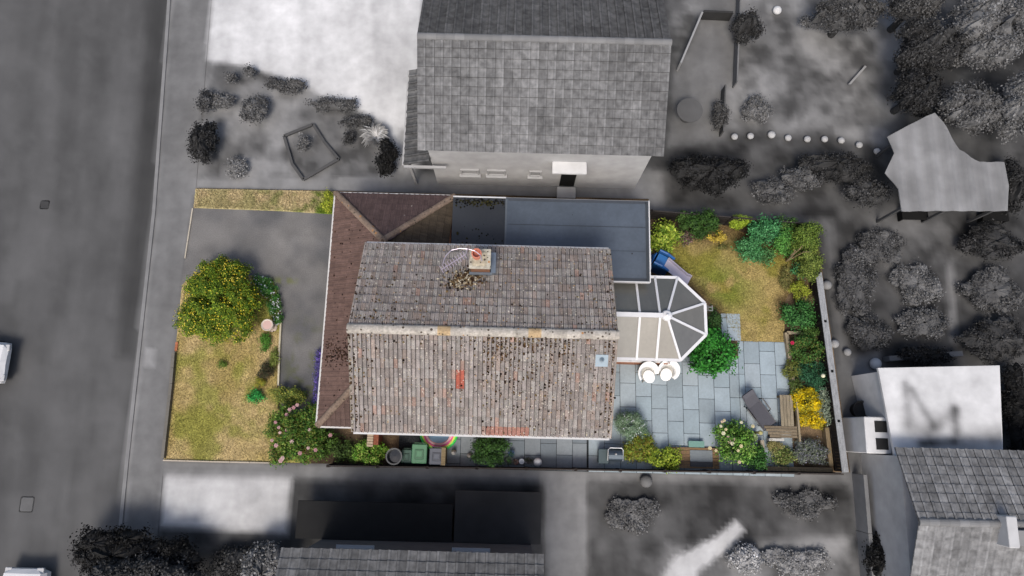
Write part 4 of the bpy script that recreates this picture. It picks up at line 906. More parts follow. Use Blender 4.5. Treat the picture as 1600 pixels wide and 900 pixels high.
# slide
s0, s1 = P(1040, 411, 1.0), P(1076, 441, .15); t = empty('garden_slide', (s0.x, s0.y, 0), 'blue children\'s slide with a pale lilac chute beside the extension', 'slide')
d_ = Vector((s1.x-s0.x, s1.y-s0.y, 0)).normalized(); n_ = Vector((-d_.y, d_.x, 0)); b = MB().color(C(208, 200, 216)); k_ = 12; vs = []
for i in range(k_+1):
    u = i/k_; c_ = s0.lerp(s1, u*1.0); z_ = .16+.86*(1-u)**1.15*(1 if u < .9 else 1)
    wd = .21+.03*(u > .85)
    for (o_, hz) in ((-wd-.04, .12), (-wd, .13), (-wd+.03, 0), (0, -.01), (wd-.03, 0), (wd, .13), (wd+.04, .12), (wd, -.03), (-wd, -.03)): pt = Vector((c_.x, c_.y, 0))+n_*o_; vs.append((pt.x, pt.y, z_+hz))
m_ = 9; b.add(vs, [[i*m_+q_, (i+1)*m_+q_, (i+1)*m_+(q_+1) % m_, i*m_+(q_+1) % m_] for i in range(k_) for q_ in range(m_)]); b.build('chute', 'plastic', t)
for s_ in (-1, 1):
    b = MB().color(C(40, 104, 176)); o0 = s0-d_*.45+n_*.28*s_; o1 = s0+d_*.22+n_*.28*s_
    b.add([(o0.x, o0.y, .1), (o1.x, o1.y, .1), (o1.x, o1.y, 1.15), (o0.x-.0, o0.y, 1.3), (o0.x+n_.x*.05*s_, o0.y+n_.y*.05*s_, .1), (o1.x+n_.x*.05*s_, o1.y+n_.y*.05*s_, .1), (o1.x+n_.x*.05*s_, o1.y+n_.y*.05*s_, 1.15), (o0.x+n_.x*.05*s_, o0.y+n_.y*.05*s_, 1.3)], [[0, 1, 2, 3], [7, 6, 5, 4], [0, 4, 5, 1], [1, 5, 6, 2], [2, 6, 7, 3], [3, 7, 4, 0]])
    b.tube([(o0.x, o0.y, 1.3), ((o0.x+o1.x)/2, (o0.y+o1.y)/2, 1.34), (o1.x, o1.y, 1.15)], .05, 8); b.build('side_panel', 'plastic', t)
b = MB().color(C(52, 120, 190)); o0 = s0-d_*.2; b.box(o0.x, o0.y, .95, .42, .5, .05, math.atan2(d_.y, d_.x)); b.build('platform', 'plastic', t)
for k_ in range(4): b = MB().color(C(44, 100, 170)); o0 = s0-d_*(.5+.04*(3-k_)); a_, b_ = o0+n_*.24, o0-n_*.24; b.tube([(a_.x, a_.y, .3+.2*k_), (b_.x, b_.y, .3+.2*k_)], .03, 8); b.build('step', 'plastic', t)
# ------------------------------------------------------------------ rear garden timber, beds, fences
def sleeper(name, a_, b_, wd, ht, c, label, cat, m='wood', z=.07, group=None):
    p, q = P(*a_, ht), P(*b_, ht); b = MB().color(c); b.beam((p.x, p.y, z+ht/2), (q.x, q.y, z+ht/2), wd, ht); o = b.build(name, m)
    return tag(o, label, cat, group)
TW = C(168, 154, 128)
sleeper('timber_sleeper', (1228, 520), (1241, 612), .14, .24, TW, 'long upright timber edge between patio and right-hand bed', 'timber edging', 'woody')
sleeper('timber_sleeper', (1229, 520), (1274, 521), .12, .24, TW, 'timber edge across the top of the right-hand bed', 'timber edging')
sleeper('timber_sleeper', (1196, 732), (1300, 734), .16, .34, C(138, 120, 92), 'timber edge along the bottom fence in the right corner', 'timber edging')
sleeper('timber_sleeper', (1291, 668), (1298, 728), .16, .34, C(132, 116, 90), 'dark timber edge beside the grey fence in the corner bed', 'timber edging', 'woody')
sleeper('timber_sleeper', (1190, 688), (1194, 730), .14, .34, C(176, 164, 144), 'pale timber edge at the left end of the corner bed', 'timber edging', 'woody')
sleeper('timber_sleeper', (1201, 687), (1224, 687), .10, .34, C(210, 208, 200), 'whitish board between bench and corner bed', 'timber edging')
sleeper('timber_sleeper', (1273, 520), (1277, 585), .10, .24, C(120, 104, 76), 'short brown timber edge at the back of the right-hand bed', 'timber edging', 'woody')
# L-shaped bench of planks
q = P(1222, 660, .45); t = empty('corner_bench', (q.x, q.y, 0), 'weathered wooden L-shaped corner bench beside the lounger', 'bench')
A_, B_ = P(1218, 617, .45), P(1241, 666, .45)
b = MB()
for i in range(4):
    wd = (B_.x-A_.x)/4; b.box(A_.x+wd*(i+.5), (A_.y+B_.y)/2, .42, wd-.015, abs(A_.y-B_.y), .035, c=jit(C(150, 138, 116), .85, 1.15))
C_, D_ = P(1194, 664, .45), P(1246, 684, .45)
b2 = MB()
for i in range(4):
    wd = (C_.y-D_.y)/4; sh = .07*i; b2.box((C_.x+sh+D_.x)/2, C_.y-wd*(i+.5)-.02, .42, D_.x-C_.x-sh, wd-.015, .035, c=jit(C(138, 124, 102), .8, 1.1))
b.build('seat', 'woody', t); b2.build('seat', 'wood', t)
for (x, y) in ((A_.x+.05, A_.y-.06), (B_.x-.05, A_.y-.06), (C_.x+.2, C_.y-.15), (C_.x+.3, D_.y+.06), (D_.x-.06, D_.y+.06), (D_.x-.06, C_.y-.1)): l = MB().color(C(118, 102, 78)); l.box(x, y, .08, .08, .08, .34); l.build('leg', 'wood', t)
b = MB().color(C(160, 146, 120)); p, q2 = P(1245, 628, .5), P(1250, 690, .5); b.beam((p.x, p.y, .44), (q2.x, q2.y, .44), .07, .16); b.build('back_board', 'woody', t)
q = P(1188, 676, .75); b = MB().color(C(186, 178, 120)); b.box(q.x, q.y, .08, .1, .1, .62); b.ball(q.x, q.y, .76, .09, 12); tag(b.build('short_post', 'wood'), 'short wooden post with a round cap left of the bench', 'post')
q = P(1178, 683, .5); b = MB().color(C(150, 168, 110)); b.lathe(q.x, q.y, .08, [(.12, 0), (.15, .35), (.16, .4), (.12, .42), (.01, .4)], 16); tag(b.build('plant_pot', 'plastic'), 'round pale green pot between white rose and bench', 'plant pot')
# timber step with dark slab
q = P(1085, 714, .2); t = empty('timber_step', (q.x, q.y, 0), 'brown timber platform with a grey slab set in it, by the lower fence', 'platform')
A_, B_ = P(1040, 698, .2), P(1124, 733, .2); b = MB()
for i in range(6):
    wd = (A_.y-B_.y)/6; b.box((A_.x+B_.x)/2, A_.y-wd*(i+.5), .08, B_.x-A_.x, wd-.012, .14, c=jit(C(134, 108, 80), .85, 1.15))
b.build('boards', 'wood', t); A2, B2 = P(1078, 703, .25), P(1114, 730, .25); b = MB()
b.box((A2.x+B2.x)/2, A2.y-.22, .222, B2.x-A2.x, .44, .03, c=C(128, 136, 140), bev=.01); b.box((A2.x+B2.x)/2, B2.y+.12, .222, B2.x-A2.x, .24, .025, c=C(56, 58, 62), bev=.01)
b.build('inset_slab', 'slab', t)
# fences
def fence(name, pts, ht, c, label, cap=None, capw=.05, post=None, z0=0, thick=.05, groupz=None):
    pp_ = [P(x, y, ht) for x, y in pts]; t = empty(name, (pp_[0].x, pp_[0].y, z0), label, 'fence')
    for a_, b_ in zip(pp_, pp_[1:]):
        L_ = (b_-a_).length; n = max(1, round(L_/1.85)); dr = (b_-a_).normalized()
        for i in range(n):
            u, v = a_.lerp(b_, i/n), a_.lerp(b_, (i+1)/n); b = MB(); m_ = int((v-u).length/.12)
            for k_ in range(m_):
                s_, e_ = u.lerp(v, k_/m_), u.lerp(v, (k_+.93)/m_); jj = random.uniform(-.01, .01); b.beam((s_.x, s_.y, z0+(ht-.06)/2+jj), (e_.x, e_.y, z0+(ht-.06)/2+jj), thick*.5, ht-.08, jit(c, .8, 1.2))
            for zz in (.25, ht-.22): b.beam((u.x, u.y, z0+zz), (v.x, v.y, z0+zz), thick+.02, .07, c)
            b.build('panel', 'wood', t)
            l = MB().color(post or c); l.box(u.x, u.y, z0, .1, .1, ht+.02, math.atan2(dr.y, dr.x)); l.build('post', 'wood', t)
            cp_ = MB().color(cap or c); cp_.beam((u.x, u.y, z0+ht), (v.x, v.y, z0+ht), capw, .04); cp_.build('capping', 'woody', t)
    return t
fence('rear_fence', [(1279, 426), (1300, 580), (1321, 738)], 1.0, C(52, 46, 42), 'dark garden fence topped with a wide grey board on the right of the plot', C(158, 160, 162), .25)
fence('lower_fence', [(512, 728), (900, 734), (1318, 741)], .95, C(56, 48, 44), 'thin dark fence along the lower side of the plot', C(70, 64, 60), .05)
fence('upper_fence', [(1018, 329), (1270, 350)], 1.1, C(44, 40, 38), 'dark fence at the top of the rear garden', C(60, 56, 54), .05)
def lamp(px, py, lb):
    q = P(px, py, 1.0); t = empty('garden_lamp', (q.x, q.y, 0), lb, 'garden lamp'); b = MB().color(C(240, 236, 200)); b.ball(q.x, q.y, 1.0, .085, 14); b.build('globe', 'white', t, smooth=True); b = MB().color(C(90, 90, 90)); b.tube([(q.x, q.y, .06), (q.x, q.y, .93)], .015, 6); b.build('stake', 'metal', t)
lamp(1286, 587, 'small cream globe lamp by the rear fence')
# rear garden plants
shrub(1038, 370, 23, 26, 1.1, .11, [(108, 132, 38), (134, 154, 52), (78, 108, 32), (158, 170, 70)], 'yellow green shrub at the right edge of the flat roof', 'shrub', 'shrub', 6)
shrub(1073, 371, 14, 12, .4, .07, [(96, 64, 70), (120, 92, 88), (70, 74, 50), (110, 110, 90)], 'low dusky red plant right of the yellow green shrub', 'border_plant', 'plant', 4)
shrub(1098, 351, 30, 19, 1.4, .09, [(44, 72, 28), (58, 88, 34), (36, 58, 24)], 'dark green bush against the upper fence', 'shrub', 'shrub', 6)
shrub(1154, 347, 21, 9, 1.0, .05, [(128, 150, 40), (112, 136, 34), (148, 166, 56)], 'lime green rounded bush against the upper fence', 'shrub', 'shrub', 3)
shrub(1120, 371, 14, 8, .3, .06, [(172, 152, 62), (196, 170, 70), (150, 136, 60)], 'low yellow plant in the upper bed', 'border_plant', 'plant', 4)
shrub(1192, 362, 24, 18, 1.4, .11, [(56, 112, 64), (76, 132, 84), (44, 92, 54)], 'blue green leafy shrub near the upper fence', 'shrub', 'shrub', 6)
shrub(1170, 390, 22, 18, .9, .10, [(62, 116, 66), (84, 138, 88), (48, 96, 52)], 'blue green leafy shrub spilling onto the top of the lawn', 'shrub', 'shrub', 5)
shrub(1196, 402, 14, 12, .6, .09, [(72, 116, 66), (92, 132, 80), (60, 98, 52)], 'small blue green shrub at the lawn edge right of the spilling one', 'shrub', 'shrub', 4)
shrub(1228, 378, 22, 22, 1.2, .09, [(70, 120, 50), (92, 140, 64), (54, 96, 40)], 'mid green shrub between blue green shrub and conifer', 'shrub', 'shrub', 5)
shrub(1256, 372, 24, 24, 1.9, .08, [(86, 108, 40), (104, 122, 50), (68, 88, 34)], 'tall olive green conifer in the upper right corner of the plot', 'conifer', 'conifer', 6)
shrub(1264, 410, 18, 26, 1.6, .08, [(92, 108, 46), (112, 124, 56), (74, 90, 38)], 'olive green conifer below the corner one', 'conifer', 'conifer', 5)
shrub(1250, 423, 12, 12, .7, .09, [(60, 112, 66), (80, 130, 84)], 'small blue green plant beside the end of the grey fence board', 'shrub', 'shrub', 4)
shrub(1248, 453, 14, 14, .6, .06, [(132, 142, 44), (112, 126, 40), (150, 156, 60)], 'small rounded lime bush in the right-hand bed', 'shrub', 'shrub', 4)
shrub(1249, 494, 29, 22, .7, .10, [(52, 98, 46), (68, 116, 58), (42, 80, 38)], 'leafy dark green plants in the right-hand bed', 'shrub', 'shrub', 6)
shrub(1227, 435, 9, 24, .3, .05, [(112, 108, 60), (130, 120, 74), (90, 96, 50)], 'thin dry grasses at the right edge of the lawn', 'border_plant', 'plant', 4)
shrub(1262, 468, 20, 10, .3, .05, [(100, 88, 62), (84, 92, 50), (120, 108, 76)], 'scrubby brown plants between lime bush and leafy plants', 'border_plant', 'plant', 4)
t, bl = shrub(1258, 545, 24, 22, .8, .09, [(52, 88, 36), (70, 104, 44), (44, 72, 30), (88, 96, 44)], 'green shrub with one pink flower inside the timber edge', 'shrub', 'shrub', 6)
q = P(1237, 536, .7); flower(t, q.x, q.y, .75, .09, C(206, 50, 90))
shrub(1236, 576, 15, 14, .5, .06, [(96, 104, 44), (80, 90, 38), (112, 116, 56)], 'round olive bush leaning over the patio edge', 'shrub', 'shrub', 3)
shrub(1266, 585, 24, 18, .5, .14, [(42, 84, 56), (56, 104, 72), (34, 66, 44)], 'dark strappy green plant above the yellow flowers', 'shrub', 'shrub', 4, asp=.18, dens=3)
t, bl = shrub(1258, 626, 22, 20, .6, .07, [(120, 116, 30), (150, 140, 36)], 'mass of bright yellow flowers behind the wooden bench', 'flowering_plant', 'flowers', 6, dens=1.5)
q = P(1272, 655, .5); bl2 = lumps(q.x, q.y, PM(20), PM(15), .5, 5, 3); leaves('foliage', t, bl2, .07, [(130, 120, 34)], 1.5, seed=31)
blossom_cloud(t, bl+bl2, 1900, .065, [(240, 206, 20), (250, 220, 40), (226, 184, 14)], seed=32)
shrub(1284, 634, 14, 30, .5, .07, [(118, 130, 112), (138, 148, 130), (98, 112, 92)], 'silvery grey foliage between yellow flowers and fence', 'shrub', 'shrub', 5)
shrub(1262, 705, 30, 22, .5, .06, [(92, 98, 92), (112, 112, 122), (76, 84, 70), (108, 116, 96)], 'grey green lavender in the corner bed', 'shrub', 'shrub', 6)
shrub(1222, 714, 20, 12, .4, .08, [(98, 114, 56), (80, 98, 44), (130, 132, 80)], 'low green plants in the left of the corner bed', 'border_plant', 'plant', 5)
shrub(1208, 697, 12, 9, .35, .05, [(140, 132, 84), (116, 112, 66)], 'pale tufty plant at the top of the corner bed', 'border_plant', 'plant', 4)
shrub(1180, 715, 17, 16, .9, .09, [(48, 88, 36), (62, 104, 44), (40, 72, 30)], 'dark green bush right of the white rose', 'shrub', 'shrub', 5)
t, bl = shrub(1145, 690, 34, 32, 1.1, .095, [(74, 116, 40), (96, 138, 52), (56, 92, 34), (120, 150, 70)], 'rose bush with cream flowers at the bottom of the patio', 'rose_bush', 'rose bush', 7, dens=1.9)
for (x, y) in ((1127, 659), (1131, 657), (1125, 666), (1129, 677), (1134, 671), (1138, 682), (1146, 686), (1157, 697), (1152, 704), (1143, 693), (1108, 700), (1118, 704), (1155, 722), (1176, 666), (1158, 660), (1140, 690)):
    q = P(x, y, 1.1); flower(t, q.x, q.y, 1.1+random.uniform(-.03, .1), PM(random.uniform(2.4, 3.4), 1.1), C(*random.choice([(244, 240, 206), (238, 226, 180), (240, 216, 190)])))
shrub(1112, 552, 37, 38, 1.5, .125, [(36, 96, 30), (48, 114, 38), (28, 78, 24), (60, 126, 48)], 'large vivid green round bush at the corner of the conservatory', 'shrub', 'bush', 9, dens=2.2, asp=.62, cj=.18)
shrub(1115, 500, 9, 18, .6, .08, [(44, 70, 34), (56, 84, 40)], 'dark plants between conservatory wall and stepping path', 'border_plant', 'plant', 4)
t, bl = shrub(985, 665, 27, 22, .9, .07, [(96, 122, 92), (116, 140, 112), (78, 104, 72), (134, 150, 130)], 'wispy grey green shrub at the lower right corner of the house', 'shrub', 'shrub', 6, asp=.3, dens=2)
blossom_cloud(t, bl, 60, .05, [(210, 216, 220)], seed=41)
shrub(998, 700, 24, 22, .8, .08, [(104, 118, 38), (84, 104, 34), (126, 134, 50), (112, 96, 40)], 'spreading yellow green shrub beside the barbecue', 'shrub', 'shrub', 6)
shrub(1034, 714, 28, 17, .7, .08, [(122, 140, 40), (98, 122, 36), (142, 154, 54)], 'spreading lime green shrub against the lower fence', 'shrub', 'shrub', 6)
shrub(1070, 346, 14, 14, 1.0, .08, [(52, 78, 34), (64, 90, 42)], 'dark green bush between yellow green shrub and upper fence bush', 'shrub', 'shrub', 4)
shrub(1225, 352, 22, 10, 1.1, .08, [(66, 96, 44), (82, 112, 52), (54, 80, 36)], 'green shrub touching the right end of the upper fence', 'shrub', 'shrub', 4)
shrub(1128, 386, 9, 5, .15, .05, [(110, 100, 60), (90, 96, 50)], 'low scrubby tuft below the yellow plant', 'border_plant', 'plant', 3, st=False)
shrub(1262, 520, 14, 10, .5, .07, [(78, 104, 48), (60, 88, 38)], 'small green plant at the top of the timber-edged bed', 'border_plant', 'plant', 4)
shrub(1240, 606, 9, 14, .4, .07, [(84, 100, 48), (66, 84, 40)], 'small green plant between olive bush and yellow flowers', 'border_plant', 'plant', 3)
shrub(505, 690, 18, 22, .8, .08, [(66, 92, 36), (84, 112, 44), (52, 76, 30)], 'dark green leafy shrub right of the pink rose bush', 'shrub', 'shrub', 5)
shrub(560, 712, 12, 10, .4, .07, [(88, 112, 48), (70, 94, 40)], 'low green plant left of the bright green bush', 'border_plant', 'plant', 3)
q = P(1245, 398, 1.2); b = MB().color(C(170, 150, 116))
for (x, y) in ((1228, 408), (1236, 392), (1250, 386), (1262, 396), (1232, 400)):
    e_ = P(x, y, 1.5); b.tube([(q.x, q.y, .06), ((q.x+e_.x)/2, (q.y+e_.y)/2+.05, 1.5), (e_.x, e_.y, 1.75)], [.03, .02, .008], 6)
tag(b.build('bare_branches', 'bark'), 'pale bare branches between the corner conifers', 'branches')
#@@GREY
# ------------------------------------------------------------------ THE NEIGHBOURS (greyed in the photo)
def gcol(v, var=.10):
    def f(i, j, nu, nv): return jit(G(v), 1-var, 1+var)
    return f
CW = [random.uniform(.86, 1.12) for _ in range(61)]
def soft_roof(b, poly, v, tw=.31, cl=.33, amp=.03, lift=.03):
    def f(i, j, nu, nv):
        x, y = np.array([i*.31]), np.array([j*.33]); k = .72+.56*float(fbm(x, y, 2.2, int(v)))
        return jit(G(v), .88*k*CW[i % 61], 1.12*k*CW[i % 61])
    tile_plane(b, poly, tw, cl, amp, f, lift, under=G(v*.75), pan=1, gap=.012, dirt_shade=.018)
# top house
ZN = 4.3; e0, e1 = P(652, 240, ZN), P(1036, 239, ZN); n0_, n1_ = P(655, 59, 5.9), P(1048, 62, 5.9)
nx0, nx1 = e0.x, e1.x+.02; ye_ = (e0.y+e1.y)/2; yr_ = (n0_.y+n1_.y)/2; ZNR = 5.9; yt_ = 2*yr_-ye_
nh = empty('neighbour_house', ((nx0+nx1)/2, yr_, 0), 'grey tiled gable-roofed house at the top, its pale wall facing the coloured plot', 'house')
b = MB().color(G(205)); b.prism([(nx0+.3, ye_+.3), (nx1-.3, ye_+.3), (nx1-.3, yt_-.3), (nx0+.3, yt_-.3)], 0, ZN)
for x in (nx0+.3, nx1-.4): b.add([(x, ye_+.3, ZN), (x, yt_-.3, ZN), (x, yr_, ZNR-.1), (x+.1, ye_+.3, ZN), (x+.1, yt_-.3, ZN), (x+.1, yr_, ZNR-.1)], [[0, 2, 1], [3, 4, 5], [0, 3, 5, 2], [1, 2, 5, 4]])
b.build('wall', 'soft', nh)
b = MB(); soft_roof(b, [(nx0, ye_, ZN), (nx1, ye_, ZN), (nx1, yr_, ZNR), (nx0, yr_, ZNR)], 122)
soft_roof(b, [(nx1, yt_, ZN), (nx0, yt_, ZN), (nx0, yr_, ZNR), (nx1, yr_, ZNR)], 92); rf = b.build('roof', 'soft_tile', nh)  # far slope gets darker tiles, its shade painted into the colour
b = MB(); halfpipe(b, (nx0, yr_, ZNR-.05), (nx1, yr_, ZNR-.05), .13, G(138)); b.build('ridge', 'soft', rf)
q = P(1030, 92, 5.5); b = MB().color(G(165)); b.box(q.x, q.y, 5.45, .5, .35, .12, bev=.03); b.build('roof_vent', 'soft', rf)
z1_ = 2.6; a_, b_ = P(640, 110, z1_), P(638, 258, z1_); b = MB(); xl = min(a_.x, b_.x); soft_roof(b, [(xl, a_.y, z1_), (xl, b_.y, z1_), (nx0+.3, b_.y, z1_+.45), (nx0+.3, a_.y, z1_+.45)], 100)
lr = b.build('porch_roof', 'soft_tile', nh); b = MB().color(G(186)); b.box(xl-.04, (a_.y+b_.y)/2, z1_-.1, .08, a_.y-b_.y, .09); b.box((xl+nx0+.9)/2, b_.y-.05, z1_-.1, nx0+.9-xl, .1, .1); b.build('gutter', 'soft', lr)
for x in (xl+.15,):
    b = MB().color(G(190)); b.box(x, b_.y+.2, 0, .1, .1, z1_-.1); b.box(x, a_.y-.2, 0, .1, .1, z1_-.1); b.build('porch_post', 'soft', nh)
yw = ye_+.3
for (px_, wd, ht, zb_, gl) in ((735, .75, .5, 1.3, 150), (776, .75, .5, 1.3, 150), (836, .5, .5, 1.3, 135)):
    x = P(px_, 272, 1.2).x; window(nh, x, yw, zb_, wd, ht, 0, -1, G(190), G(gl), 0)
x = P(889, 268, 1.5).x
b = MB().color(G(232)); b.box(P(890, 243, 2.8).x, yw-.25, 2.75, 1.35, .5, .1, bev=.03); b.build('door_canopy', 'soft', nh)
b = MB().color(G(30)); b.box(x, yw-.03, .25, .62, .06, 1.7); d_ = b.build('side_door', 'soft', nh)
b = MB().color(G(190)); b.box(x, yw-.32, .0, .8, .5, .22, bev=.03); b.build('door_step', 'soft', nh)
# bottom house
ZB = 4.8; e0, e1 = P(440, 856, ZB), P(850, 866, ZB); yb_e = (e0.y+e1.y)/2; sy = yb_e-3.4
bh = empty('lower_house', ((e0.x+e1.x)/2, sy, 0), 'grey tiled house at the bottom edge with dark flat roofs along its near side', 'house')
b = MB().color(G(120)); b.prism([(e0.x+.3, yb_e-.3), (e1.x-.3, yb_e-.3), (e1.x-.3, yb_e-6.5), (e0.x+.3, yb_e-6.5)], 0, ZB)
for x in (e0.x+.3, e1.x-.4): b.add([(x, yb_e-.3, ZB), (x, yb_e-6.5, ZB), (x, sy, ZB+1.5), (x+.1, yb_e-.3, ZB), (x+.1, yb_e-6.5, ZB), (x+.1, sy, ZB+1.5)], [[0, 2, 1], [3, 4, 5], [0, 3, 5, 2], [1, 2, 5, 4]])
b.build('wall', 'soft', bh)
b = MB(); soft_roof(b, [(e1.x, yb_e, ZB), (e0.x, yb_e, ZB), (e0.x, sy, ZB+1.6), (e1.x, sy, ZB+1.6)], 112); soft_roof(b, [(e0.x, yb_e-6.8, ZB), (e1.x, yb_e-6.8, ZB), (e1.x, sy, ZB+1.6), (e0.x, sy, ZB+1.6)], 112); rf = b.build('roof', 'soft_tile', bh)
b = MB(); halfpipe(b, (e0.x, sy, ZB+1.55), (e1.x, sy, ZB+1.55), .13, G(130)); b.build('ridge', 'soft', rf)
for x in (e0.x+2, e0.x+6): window(bh, x, yb_e-.3, 3.1, 1.2, 1.0, 0, 1, G(190), G(60))
for (x0_, x1_, y0_, v) in ((466, 708, 782, 44), (712, 846, 766, 62)):
    a_, c_ = P(x0_, y0_, 1.1), P(x1_, y0_, 1.1); b = MB().color(G(v)); b.prism([(a_.x, yb_e-.28), (c_.x, yb_e-.28), (c_.x, a_.y), (a_.x, a_.y)], .98, 1.1); b.prism([(a_.x+.2, yb_e-.28), (c_.x-.2, yb_e-.28), (c_.x-.2, a_.y-.2), (a_.x+.2, a_.y-.2)], 0, .98, G(110)); b.build('flat_roof_bay', 'soft', bh)
# right-hand house
ZQ = 3.0
r_tl, r_tr = P(1398, 706, ZQ), P(1700, 700, ZQ); r_bl = P(1412, 815, 4.1); yq, yqr = (r_tl.y+r_tr.y)/2, r_bl.y
rh = empty('right_house', (r_tl.x+4, yqr, 0), 'grey tiled house with a flat white roof in the lower right corner', 'house')
b = MB(); soft_roof(b, [(r_tl.x+9, yq, ZQ), (r_tl.x, yq, ZQ), (r_tl.x, yqr, 4.1), (r_tl.x+9, yqr, 4.1)], 136)
soft_roof(b, [(r_tl.x, 2*yqr-yq-.6, ZQ-.2), (r_tl.x+9, 2*yqr-yq-.6, ZQ-.2), (r_tl.x+9, yqr, 4.1), (r_tl.x, yqr, 4.1)], 134); rf = b.build('roof', 'soft_tile', rh)
b = MB(); halfpipe(b, (r_tl.x, yqr, 4.05), (r_tl.x+9, yqr, 4.05), .13, G(136)); b.build('ridge', 'soft', rf)
b = MB().color(G(200)); b.prism([(r_tl.x+.3, yq-.3), (r_tl.x+8.7, yq-.3), (r_tl.x+8.7, 2*yqr-yq), (r_tl.x+.3, 2*yqr-yq)], 0, ZQ-.2); b.build('wall', 'soft', rh)
a_, c_ = P(1372, 575, 2.3), P(1562, 571, 2.3); d_ = P(1566, 704, 2.3); b = MB().color(G(226)); b.prism([(a_.x, a_.y), (c_.x, c_.y), (d_.x, yq-.35), (a_.x+.35, yq-.35)], 2.18, 2.3); fl = b.build('white_flat_roof', 'soft', rh)
def f_stain(X, Y):                                    # worn membrane: stains with shapes of their own
    v = np.full(X.shape, G(226)[0])
    for (x0_, y0_, x1_, y1_, r_, k_) in ((1414, 600, 1422, 660, 8, .45), (1425, 610, 1458, 665, 7, .5), (1425, 665, 1450, 672, 16, .5), (1440, 694, 1490, 690, 8, .75), (1492, 640, 1494, 675, 8, .6), (1462, 668, 1490, 640, 12, .4), (1470, 605, 1530, 595, 14, .12), (1510, 690, 1560, 680, 18, .5), (1372, 600, 1385, 690, 9, .12)):
        a_, b_ = P(x0_, y0_, 2.3), P(x1_, y1_, 2.3); ex, ey = b_.x-a_.x, b_.y-a_.y; t_ = np.clip(((X-a_.x)*ex+(Y-a_.y)*ey)/(ex*ex+ey*ey), 0, 1)
        d2 = (X-a_.x-t_*ex)**2+(Y-a_.y-t_*ey)**2; v = v*(1-k_*np.exp(-d2/(PM(r_, 2.3)**2))*(.6+.8*fbm(X, Y, .5, 61)))
    v = v*(.93+.12*fbm(X, Y, 1.2, 63)); return np.stack([v, v, v], -1)
o = sheet('membrane', [(a_.x+.03, a_.y-.03), (c_.x-.03, c_.y-.03), (d_.x-.03, yq-.32), (a_.x+.37, yq-.32)], 2.304, 'soft', f_stain, .1, kind=None)
o.parent = rh; o.location = o.location-rh.location
b = MB().color(G(225)); b.prism([(a_.x+.12, a_.y-.12), (c_.x-.25, c_.y-.25), (d_.x-.25, yq-.3), (a_.x+.6, yq-.3)], 0, 2.18); b.build('wall', 'soft', rh)
q = P(1372, 680, 1.8); b = MB().color(G(226)); b.box(q.x, q.y, 0, .95, 1.35, 1.8, bev=.03); bo = b.build('white_porch', 'soft', rh)
for yy in (.32, -.32): b = MB().color(G(50)); b.box(q.x+.12, q.y+yy, 1.8, .45, .42, .02); b.build('skylight', 'soft', bo)
q = P(1585, 832, 4.5); b = MB().color(G(205)); b.box(q.x, q.y, 3.6, .35, 1.0, .85, bev=.03); b.box(q.x+.8, q.y-.2, 3.6, 1.3, .5, .7, bev=.03, c=G(150)); b.build('chimney', 'soft', rh)
# garden walls, fences and paths as objects
def gbar(name, a_, b_, z, wd, ht, v, label, cat):
    p, q = P(*a_, z), P(*b_, z); b = MB().color(G(v)); n = max(1, int((q-p).length/1.8))
    for i in range(n):
        u, w_ = p.lerp(q, i/n), p.lerp(q, (i+1)/n-.004); b.beam((u.x, u.y, z-ht/2), (w_.x, w_.y, z-ht/2), wd, ht, jit(G(v), .93, 1.07))
    return tag(b.build(name, 'soft'), label, cat)
gbar('garden_fence', (1064, 98), (1098, 18), .7, .08, .7, 165, 'slanting pale fence right of the top house roof', 'fence')
gbar('garden_fence', (1100, 17), (1146, 19), .6, .1, .6, 66, 'short dark fence crossing the path at the top', 'fence')
gbar('garden_fence', (1158, -20), (1152, 128), 0.6, .06, 0.6, 125, 'straight pale fence between path and lawn at the top', 'fence')
gbar('garden_fence', (1134, 132), (1131, 205), 0.6, .06, 0.6, 100, 'short grey fence beside the round table', 'fence')
gbar('timber_pole', (1328, 131), (1353, 103), .2, .09, .1, 165, 'light pole lying on the upper right lawn', 'pole')
gbar('garden_wall', (1352, 742), (1368, 930), .9, .14, .9, 140, 'pale low wall beside the right-hand house', 'wall')
gbar('timber_beam', (1390, 560), (1505, 552), .5, .2, .5, 120, 'pale low wall above the flat white roof', 'wall')
q = P(1078, 172, .75); t = empty('round_table', (q.x, q.y, 0), 'grey round garden table right of the top house', 'table'); b = MB().color(G(100)); b.lathe(q.x, q.y, .7, [(.5, 0), (.56, .02), (.56, .05), (.1, .07), (.01, .07)], 28); b.build('tabletop', 'soft', t)
b = MB().color(G(80)); b.lathe(q.x, q.y, 0, [(.25, 0), (.05, .08), (.05, .7)], 12); b.build('pedestal', 'soft', t)
for i, (x, y) in enumerate(((1148, 213), (1173, 212), (1206, 210), (1232, 215), (1262, 217), (1289, 217), (1315, 219), (1343, 226), (1371, 236))):
    q = P(x, y, .15); b = MB().color(G(190)); b.ball(q.x, q.y, .12, .15*(1.15 if i == 2 else 1), 12, sz=.7); lb = ['first', 'second', 'third and largest', 'fourth', 'fifth', 'sixth', 'seventh', 'eighth', 'ninth and last'][i]
    tag(b.build('edging_stone', 'soft', smooth=True), lb+' from the left of nine pale round stones in a curved row', 'stone', 'pale stones edging the upper right lawn')
